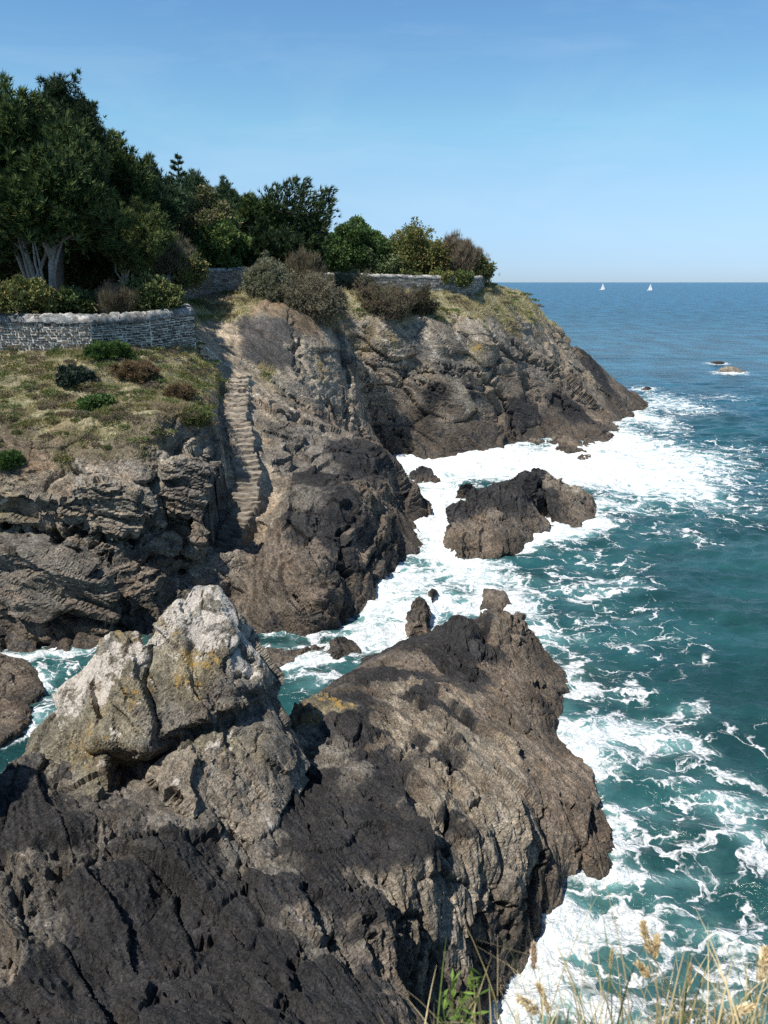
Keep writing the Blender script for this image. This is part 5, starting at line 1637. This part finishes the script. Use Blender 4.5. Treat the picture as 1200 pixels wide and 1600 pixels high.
def bush(name, label, u, Y, vtop, vbot, hw, cols, seed, kind='leaf', dens=1.0, group=None, twig=(0.16, 0.13, 0.10), z0=None, depth=0.8):
    rng = np.random.default_rng(seed)
    top, bot = at_y(u, vtop + (16 if kind == 'twig' else 4 if vbot - vtop > 30 else 0), Y), at_y(u, vbot, Y)
    rx = abs(at_y(u + hw, vtop, Y)[0] - top[0])
    base = np.array([top[0], Y, bot[2]])
    hz = top[2] - bot[2]
    t = thing(name, label, 'bush', base, group)
    nl = int(np.clip(8 + 5 * rx * hz, 8, 30))
    parts, tw_ = [], []
    for k in range(nl + 1):
        a, r_ = rng.uniform(0, 6.28), math.sqrt(rng.random()) * 0.8
        zt = hz * math.sqrt(max(0.05, 1 - r_ * r_)) * rng.uniform(0.3, 0.85)
        c = base + np.array([math.cos(a) * r_ * rx, math.sin(a) * r_ * rx * depth, zt])
        R_ = 0.30 * (0.5 * rx + 0.5 * hz) * rng.uniform(0.6, 1.4) + 0.08
        out2 = unit(c - base + np.array([0, 0, 0.2 * hz]))
        for q in range(int(7 * min(1.6, max(0.7, dens)))):
            dv_ = unit(out2 * 0.8 + rng.normal(size=3) * 0.55 + np.array([0.08, 0, 0.25 if kind != 'twig' else 0.7]))
            Lp = R_ * rng.uniform(0.7, 1.9)
            n_ = int((16 + 46 * Lp * max(R_, 0.25)) * dens * (1.0 if kind != 'twig' else 0.8))
            a = rng.random((n_, 1))
            off_ = rng.normal(size=(n_, 3)) * R_ * 0.42 * (1.05 - 0.75 * a)
            pc = c + rng.normal(size=3) * R_ * 0.35 + dv_ * Lp * (a - 0.25) + off_
            D = unit(dv_ * 0.8 + off_ / R_)
            if kind == 'leaf':
                parts.append(sprays(rng, pc, unit(D + [0, 0, .3]), 5, 0.19, 0.11, 0.8, cols, 0.05, 'leaf'))
            elif kind == 'twig':
                parts.append(sprays(rng, pc, unit(D * 0.6 + [0.1, 0, 0.9]), 6, 0.46, 0.028, 0.35, cols))
            else:
                parts.append(sprays(rng, pc, unit(D + [0, 0, .6]), 7, 0.19, 0.042, 0.7, cols))
        m = (base + c) / 2 + rng.normal(size=3) * .08
        v, f = tube([base + rng.normal(size=3) * [rx * .25, rx * .2, 0] - [0, 0, .2], m, c, c + (c - m) * 0.5], [0.035, 0.025, 0.016, 0.006], 4)
        tw_.append((v, f, np.tile(twig, (len(v), 1)) * rng.uniform(.7, 1.3)))
    V, F, T = join(parts)
    link('foliage', mesh_np('foliage', V - base, F, {'tint': T}, M_LEAF, smooth=False), t)
    V, F, T = join(tw_)
    link('stems', mesh_np('stems', V - base, F, {'tint': T}, M_BARK), t)
G1, G2, G3, G4 = 'bushes behind the near wall', 'bushes on the bank by the path', 'bushes over the far wall', 'shrubs on the grassy slopes'
bush('hedge_bush', 'yellow-green clipped bush at the left edge just behind the near wall', 30, 43.6, 444, 485, 50, YEL + OLV[:1], 1101, 'leaf', 1.3, G1)
bush('twiggy_bush', 'grey-brown twiggy bush behind the middle of the near wall', 178, 45.2, 446, 486, 26, GGR[2:] + BRN[:2], 1102, 'twig', 1.6, G1)
bush('leafy_bush', 'green and yellowish bush behind the right end of the near wall', 236, 46.5, 443, 484, 40, OLV + YEL[1:3], 1103, 'leaf', 1.1, G1)
bush('low_bush', 'dark low undergrowth bush between the yellow-green and twiggy bushes', 110, 46, 462, 488, 45, DK + OLV[:1], 1104, 'leaf', 0.9, G1)
bush('dry_bush', 'big grey-brown dry bush on the bank left of the dark bit of far wall', 258, 57.0, 372, 440, 44, GGR + BRN[:1], 1105, 'twig', 1.8, G2)
bush('leafy_bush', 'olive bush spilling over the dark bit of far wall below the dry bush', 285, 56.6, 402, 446, 28, OLV + YEL[2:], 1106, 'leaf', 1.0, G2)
bush('shrub', 'grey-green rounded shrub at the corner of the far wall', 415, 60.6, 404, 466, 26, [(0.24, 0.245, 0.16), (0.29, 0.295, 0.20), (0.18, 0.18, 0.11)], 1107, 'needle', 1.3, G2)
bush('dry_bush', 'grey-brown twiggy bush behind the grey-green shrub', 474, 64.0, 390, 450, 26, BRN[:2] + GGR[2:], 1108, 'twig', 1.1, G2)
bush('shrub', 'dark olive-brown shrub mound hanging over the rock edge', 486, 60.5, 440, 502, 42, [(0.23, 0.215, 0.14), (0.29, 0.265, 0.185), (0.18, 0.155, 0.105)], 1109, 'needle', 1.6, G2)
bush('low_bush', 'low dull green bush at the foot of the dark olive-brown mound', 436, 60.0, 452, 484, 24, GGR + OLV[:1], 1110, 'needle', 1.6, G2)
bush('leafy_bush', 'pale green broad bush leaning over the left of the far wall', 590, 78.6, 388, 436, 55, [(0.15, 0.20, 0.085), (0.20, 0.24, 0.12), (0.10, 0.14, 0.06)], 1111, 'leaf', 0.75, G3)
bush('leafy_bush', 'tallest yellow-green bush in the middle of the far wall', 640, 79.2, 362, 434, 38, YEL, 1112, 'leaf', 0.8, G3)
bush('leafy_bush', 'bush with orange-brown dead leaves on top of the far wall', 680, 79.6, 386, 436, 36, YEL[:2] + [(0.19, 0.125, 0.055), (0.14, 0.10, 0.045), (0.07, 0.09, 0.03)], 1113, 'leaf', 0.8, G3)
bush('feathery_bush', 'feathery brown bush rising near the end of the far wall', 705, 80.5, 374, 432, 38, [(0.27, 0.21, 0.155), (0.22, 0.175, 0.13), (0.17, 0.15, 0.09)], 1114, 'twig', 1.8, G3)
bush('leafy_bush', 'olive and brown bush on the very end of the far wall by the sea', 742, 79.8, 398, 440, 22, OLV + [(0.16, 0.115, 0.06)], 1115, 'leaf', 0.9, G3)
bush('leafy_bush', 'dark green low bush under the round dark tree on the far wall', 550, 78.4, 404, 438, 36, GRN + DK[1:3], 1116, 'leaf', 0.8, G3)
bush('heather', 'dark purple-brown heather mound on the headland grass below the far wall', 600, 68.5, 452, 492, 46, [(0.20, 0.16, 0.12), (0.17, 0.13, 0.10), (0.18, 0.18, 0.095)], 1117, 'needle', 1.3, G4)
bush('leafy_bush', 'rounded mid-green bush between the round dark tree and the pale green bush', 612, 80.2, 380, 436, 34, GRN + YEL[1:2], 1130, 'leaf', 0.8, G3)
bush('leafy_bush', 'yellowish bush between the tallest yellow-green one and the feathery brown one', 664, 80.8, 374, 434, 34, YEL + OLV[:2], 1131, 'leaf', 0.8, G3)
bush('leafy_bush', 'dark green bush behind the grey-green shrub at the corner of the far wall', 372, 67.5, 388, 440, 34, GRN + DK[2:], 1132, 'leaf', 0.9, G3)
bush('leafy_bush', 'yellow-olive bush over the corner of the far wall in front of the olive-brown tree', 306, 64.2, 392, 440, 26, YEL[1:] + OLV, 1133, 'leaf', 0.9, G3)
bush('leafy_bush', 'dark green bush between the wind-swept cypress and the round dark tree', 510, 77, 372, 436, 34, GRN + DK[1:3], 1134, 'leaf', 0.8, G3)
bush('shrub', 'low grey-green shrub hiding the foot of the far wall left of the heather mound', 545, 71.0, 432, 462, 30, [(0.17, 0.175, 0.11), (0.21, 0.205, 0.13), (0.13, 0.14, 0.07)], 1140, 'needle', 1.0, G4)
for lb_, u_, sd_ in [('little green tuft hanging over the far wall below the tallest yellow-green bush', 640, 1141), ('little yellowish tuft hanging over the far wall below the orange-brown bush', 690, 1142), ('little olive tuft hanging over the far wall near its seaward end', 722, 1143)]:
    bush('weed', lb_, u_, 76.2, 426, 444, 16, YEL if u_ == 690 else OLV + GRN[:1], sd_, 'leaf', 0.9, G3)
bush('heather', 'low dark heather patch on the right of the heather mound', 650, 70.5, 458, 490, 30, [(0.10, 0.08, 0.06), (0.08, 0.08, 0.045)], 1118, 'needle', 1.0, G4)
def on_slope(u, v):
    p = hit(BV_LAND, u, v)
    return p
def slope_bush(label, u, v, hgt, hw, cols, seed, kind, dens=1.4, name='shrub'):
    p = hit(BV_LAND, u, v)
    px = FPX / (p[1] * CP + (CAMZ - p[2]) * SP)
    bush(name, label, u, p[1], v - hgt * 0.48, v + 4, hw * 1.15, cols, seed, kind, dens, G4)
slope_bush('bright green gorse shrub growing against the near wall', 172, 556, 28, 27, GRN + [(0.07, 0.12, 0.02)], 1120, 'needle', 3.0, 'gorse')
slope_bush('dead brown gorse beside the bright green one', 205, 586, 24, 30, [(0.20, 0.14, 0.075), (0.16, 0.11, 0.06), (0.25, 0.18, 0.10)], 1121, 'needle', 2.4, 'gorse')
slope_bush('dark blue-green shrub in the middle of the left slope', 116, 600, 36, 18, [(0.05, 0.075, 0.05), (0.035, 0.055, 0.035), (0.08, 0.10, 0.075)], 1122, 'leaf', 2.2)
slope_bush('small brown dead gorse near the stairs edge of the left slope', 278, 620, 16, 22, [(0.20, 0.14, 0.075), (0.15, 0.11, 0.06)], 1123, 'needle', 2.2, 'gorse')
slope_bush('green tuft on the cliff brow at the left edge', 8, 722, 18, 18, GRN, 1124, 'needle', 3.0, 'plant')
slope_bush('bright green low plant in the middle of the left slope', 152, 634, 9, 24, GRN + [(0.09, 0.14, 0.04)], 1125, 'leaf', 2.0, 'plant')
slope_bush('dull green cushion on the edge of the slope above the gully', 300, 655, 9, 20, OLV, 1126, 'needle', 2.4, 'plant')

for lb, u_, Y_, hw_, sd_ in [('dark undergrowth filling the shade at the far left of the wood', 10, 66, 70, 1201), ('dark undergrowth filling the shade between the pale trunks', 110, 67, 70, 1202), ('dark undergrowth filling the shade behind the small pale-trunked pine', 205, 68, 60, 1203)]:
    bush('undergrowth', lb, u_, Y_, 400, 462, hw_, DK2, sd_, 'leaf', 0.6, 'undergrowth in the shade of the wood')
# ---- grass and ground cover on the slopes (nobody could count it)
def blades(rng, P, ln, wd, cols, lean=0.5, wind=(0.3, 0.1)):
    n = len(P)
    d = unit(np.column_stack([rng.normal(size=(n, 2)) * lean + np.array(wind), np.ones(n)]))
    s = unit(np.cross(d, rng.normal(size=(n, 3))))
    V = np.stack([P - s * wd[:, None] * .5, P + s * wd[:, None] * .5, P + d * ln[:, None]], 1).reshape(-1, 3)
    return V, np.arange(n * 3).reshape(-1, 3), np.repeat(cols, 3, 0)
def scatter(rng, T, g, n):
    a = np.linalg.norm(np.cross(T[:, 1] - T[:, 0], T[:, 3] - T[:, 0]), axis=1) * g
    i = rng.choice(len(T), n, p=a / a.sum())
    u_, v_ = rng.random((n, 1)), rng.random((n, 1))
    return T[i, 0] * (1 - u_) * (1 - v_) + T[i, 1] * u_ * (1 - v_) + T[i, 2] * u_ * v_ + T[i, 3] * (1 - u_) * v_
def slope_cols(P, rng, far):
    a = fbm(P / 1.6, 3, 71); b2 = fbm(P / 0.9, 3, 72); c_ = fbm(P / 3.5, 2, 73)
    straw = np.array([0.52, 0.45, 0.25]) if far else np.array([0.46, 0.40, 0.23])
    olive = np.array([0.33, 0.31, 0.145]); green = np.array([0.16, 0.21, 0.07]); brown = np.array([0.27, 0.20, 0.13])
    w_ = sstep(-0.35, 0.35, a)[:, None]; g_ = sstep(0.05, 0.4, b2)[:, None]; h_ = sstep(0.05, 0.4, c_ + 0.3 * b2)[:, None]
    col = olive * (1 - w_) + straw * w_
    gk, hk = (0.35, 0.35) if far else (0.7, 0.6)
    col = col * (1 - g_ * gk) + green * g_ * gk
    col = col * (1 - h_ * hk) + brown * h_ * hk
    return col * rng.uniform(0.65, 1.35, (len(P), 1))
rngg = np.random.default_rng(21)
for (T, g), n, hl, hh_, wd_, far in ((GRASSY[0], 190000, 0.05, 0.20, 0.024, False), (GRASSY[1], 150000, 0.12, 0.42, 0.045, True)):
    P_ = scatter(rngg, T, g, n)
    k = sstep(-0.3, 0.4, fbm(P_ / 1.1, 3, 81))
    ln = (hl + (hh_ - hl) * k) * rngg.uniform(0.6, 1.3, n)
    V, F, T_ = blades(rngg, P_ - [0, 0, 0.02], ln, np.full(n, wd_) * rngg.uniform(.7, 1.3, n), slope_cols(P_, rngg, far))
    link('headland_grass' if far else 'slope_grass', mesh_np('grass', V, F, {'tint': T_}, M_STRAW, smooth=False), kind='stuff')
# heath cushions and low weeds
Pc = scatter(rngg, *GRASSY[0], 700)
Pc2 = scatter(rngg, *GRASSY[1], 320)
parts = []
for p, sc_ in [(p, 1.0) for p in Pc] + [(p, 1.5) for p in Pc2]:
    r_ = rngg.uniform(0.15, 0.75) * sc_
    pal = [OLV, [(0.16, 0.20, 0.07), (0.13, 0.18, 0.06)], BRN, [(0.21, 0.16, 0.115), (0.17, 0.145, 0.10)], YEL[1:], [(0.26, 0.24, 0.13), (0.31, 0.27, 0.15)]][rngg.integers(6)]
    n = int(50 + 150 * r_ / sc_)
    d = unit(rngg.normal(size=(n, 3))); d[:, 2] = np.abs(d[:, 2])
    pc = p + d * np.array([r_, r_, r_ * rngg.uniform(.15, .4)]) * rngg.uniform(.6, 1, (n, 1))
    parts.append(sprays(rngg, pc, unit(d + [0, 0, .5]), 4, 0.11 * sc_, 0.035 * sc_, 0.7, pal))
V, F, T_ = join(parts)
link('ground_cover', mesh_np('ground_cover', V, F, {'tint': T_}, M_LEAF, smooth=False), kind='stuff')

# ---- dry grass on the ledge at the photographer's feet
def ribbon(path, w, twist=0.0):
    P = np.array(path); n = len(P)
    t = unit(np.gradient(P, axis=0))
    s = unit(np.cross(t, np.array([math.cos(twist), math.sin(twist), 0.2])))
    W = np.asarray(w)[:, None]
    V = np.concatenate([P - s * W * .5, P + s * W * .5])
    I = np.arange(n - 1)
    return V, np.stack([I, I + 1, I + 1 + n, I + n], 1)
rngf = np.random.default_rng(31)
parts = []
for k in range(430):
    u = 470 + 760 * rngf.random() ** 0.75
    Y = rngf.uniform(1.12, 1.5)
    x = (u - 600) / 1200 * (Y * CP + 1.55 * SP)
    zb = float(F_FORE(np.array([[x, Y]]))[0]) - 0.02
    H = rngf.uniform(0.06, 0.26) * (1.0 if rngf.random() < 0.8 else 1.5) * (0.75 + 0.45 * (u > 640))
    a = rngf.uniform(0, 6.28); bend = rngf.uniform(0.1, 0.8) * H
    wx = np.array([math.cos(a) * 0.8 - 0.15, math.sin(a) * 0.8, 0]) * bend
    s_ = np.linspace(0, 1, 7)[:, None]
    path = np.array([x, Y, zb]) + np.array([0, 0, H]) * s_ * (1 - 0.22 * s_ * (bend / H)) + wx * s_ ** 2
    v, f = ribbon(path, 0.0042 * rngf.uniform(.5, 1.3) * (1 - s_[:, 0] ** 2 * 0.9) , a)
    r = rngf.random()
    c = np.array([0.66, 0.54, 0.31]) if r < .66 else np.array([0.46, 0.38, 0.18]) if r < .86 else np.array([0.14, 0.20, 0.05])
    parts.append((v, f, np.tile(c * rngf.uniform(.6, 1.2), (len(v), 1))))
V, F, T_ = join(parts)
link('dry_grass', mesh_np('dry_grass', V, F, {'tint': T_}, M_STRAW), kind='stuff')

def seed_stem(label, heads, ub, Y, size, col, fluffy=0.3):
    """one stem with its seed head(s); heads: photo pixels of the middle of each head and its tilt"""
    xb = (ub - 600) / 1200 * (Y * CP + 1.6 * SP)
    zb = float(F_FORE(np.array([[xb, Y]]))[0]) - 0.02
    base = np.array([xb, Y, zb])
    t = thing('grass_stem', label, 'grass stem', base, 'grass stems with seed heads on the ledge')
    st_parts = []
    for hu, hv, L, tilt in heads:
        c = at_y(hu, hv, Y + 0.02)
        ax = unit(np.array([math.sin(tilt), 0.15, math.cos(tilt)]))
        q = c - ax * L * .5
        s_ = np.linspace(0, 1, 12)[:, None]
        m = base + np.array([0, 0, (q[2] - base[2]) * 0.6])
        path = (1 - s_) ** 2 * base + 2 * s_ * (1 - s_) * m + s_ ** 2 * q
        v, f = tube(path, np.linspace(0.0013, 0.0008, 12), 5)
        st_parts.append((v, f, np.tile((0.36, 0.30, 0.14), (len(v), 1))))
        rg = np.random.default_rng(int(hu))
        n = 90
        a = rg.random(n)
        prof = np.sin(math.pi * np.clip(a * 0.92 + 0.06, 0, 1)) ** 0.7
        ang = rg.uniform(0, 6.28, n)
        e1_ = unit(np.cross(ax, [0, 1, 0])); e2_ = np.cross(ax, e1_)
        rad = np.cos(ang)[:, None] * e1_ + np.sin(ang)[:, None] * e2_
        pc = q + ax * (a[:, None] * L) + rad * (size * 0.35 * prof)[:, None]
        V, F, T = sprays(rg, pc, unit(ax + rad * fluffy), 3, size * 1.3, size * 0.42, 0.22, [col, tuple(np.array(col) * .75)], 0.0006, 'leaf')
        link('seed_head', mesh_np('seed_head', V - base, F, {'tint': T}, M_STRAW, smooth=False), t)
    V, F, T = join(st_parts)
    link('stem', mesh_np('stem', V - base, F, {'tint': T}, M_STRAW), t)
SEED = (0.85, 0.70, 0.44)
seed_stem('tall straw-coloured grass stem with three seed heads, the largest on top', [(1010, 1468, 0.072, -0.25), (1024, 1482, 0.05, 0.05), (1008, 1518, 0.036, -0.7)], 1058, 1.32, 0.011, SEED)
seed_stem('upright purplish seed head left of the others in front of the white foam', [(834, 1496, 0.062, -0.05)], 852, 1.35, 0.009, (0.66, 0.50, 0.36))
seed_stem('pale seed head at the right edge of the ledge', [(1192, 1510, 0.075, 0.08)], 1188, 1.28, 0.011, SEED)
seed_stem('low nodding seed head close to the bottom right of the ledge', [(1158, 1578, 0.045, 1.3)], 1120, 1.2, 0.010, SEED)
seed_stem('drooping straw seed head below the purplish one', [(850, 1562, 0.07, -0.35)], 872, 1.25, 0.008, (0.78, 0.62, 0.36))
seed_stem('broad loose pale seed head leaning left near the foam', [(828, 1572, 0.05, -0.9)], 860, 1.22, 0.009, (0.8, 0.68, 0.44), 0.8)
seed_stem('thin upright seed head between the tall stem and the right edge', [(1078, 1525, 0.055, 0.0)], 1080, 1.36, 0.005, (0.62, 0.48, 0.28))
seed_stem('slender seed head just left of the tall stem', [(955, 1500, 0.05, 0.1)], 950, 1.38, 0.005, (0.62, 0.52, 0.3))
# leafy green weed among the dry grass
rg = np.random.default_rng(41)
wb = np.array([(712 - 600) / 1200 * (1.32 * CP + 1.6 * SP), 1.32, 12.25])
t = thing('weed', 'bright green leafy weed among the dry grass at the ledge', 'plant', wb)
sp_, lp_ = [], []
for k in range(5):
    e = at_y(690 + 16 * k, 1535 + rg.uniform(-14, 25), 1.34)
    path = np.array([wb + (e - wb) * s for s in np.linspace(0, 1, 8)])
    v, f = tube(path, np.linspace(0.0018, 0.0008, 8), 5)
    sp_.append((v, f, np.tile((0.16, 0.22, 0.05), (len(v), 1))))
    for s in np.linspace(0.35, 1, 8):
        p = wb + (e - wb) * s
        a = rg.uniform(0, 6.28)
        d = unit(np.array([[math.cos(a), math.sin(a) * .6, 0.7]]))
        lp_.append(sprays(rg, p[None], d, 2, 0.034, 0.009, 0.5, [(0.17, 0.26, 0.05), (0.12, 0.20, 0.04)], 0, 'leaf'))
V, F, T = join(sp_); link('stem', mesh_np('stem', V - wb, F, {'tint': T}, M_LEAF), t)
V, F, T = join(lp_); link('leaves', mesh_np('leaves', V - wb, F, {'tint': T}, M_LEAF, smooth=False), t)
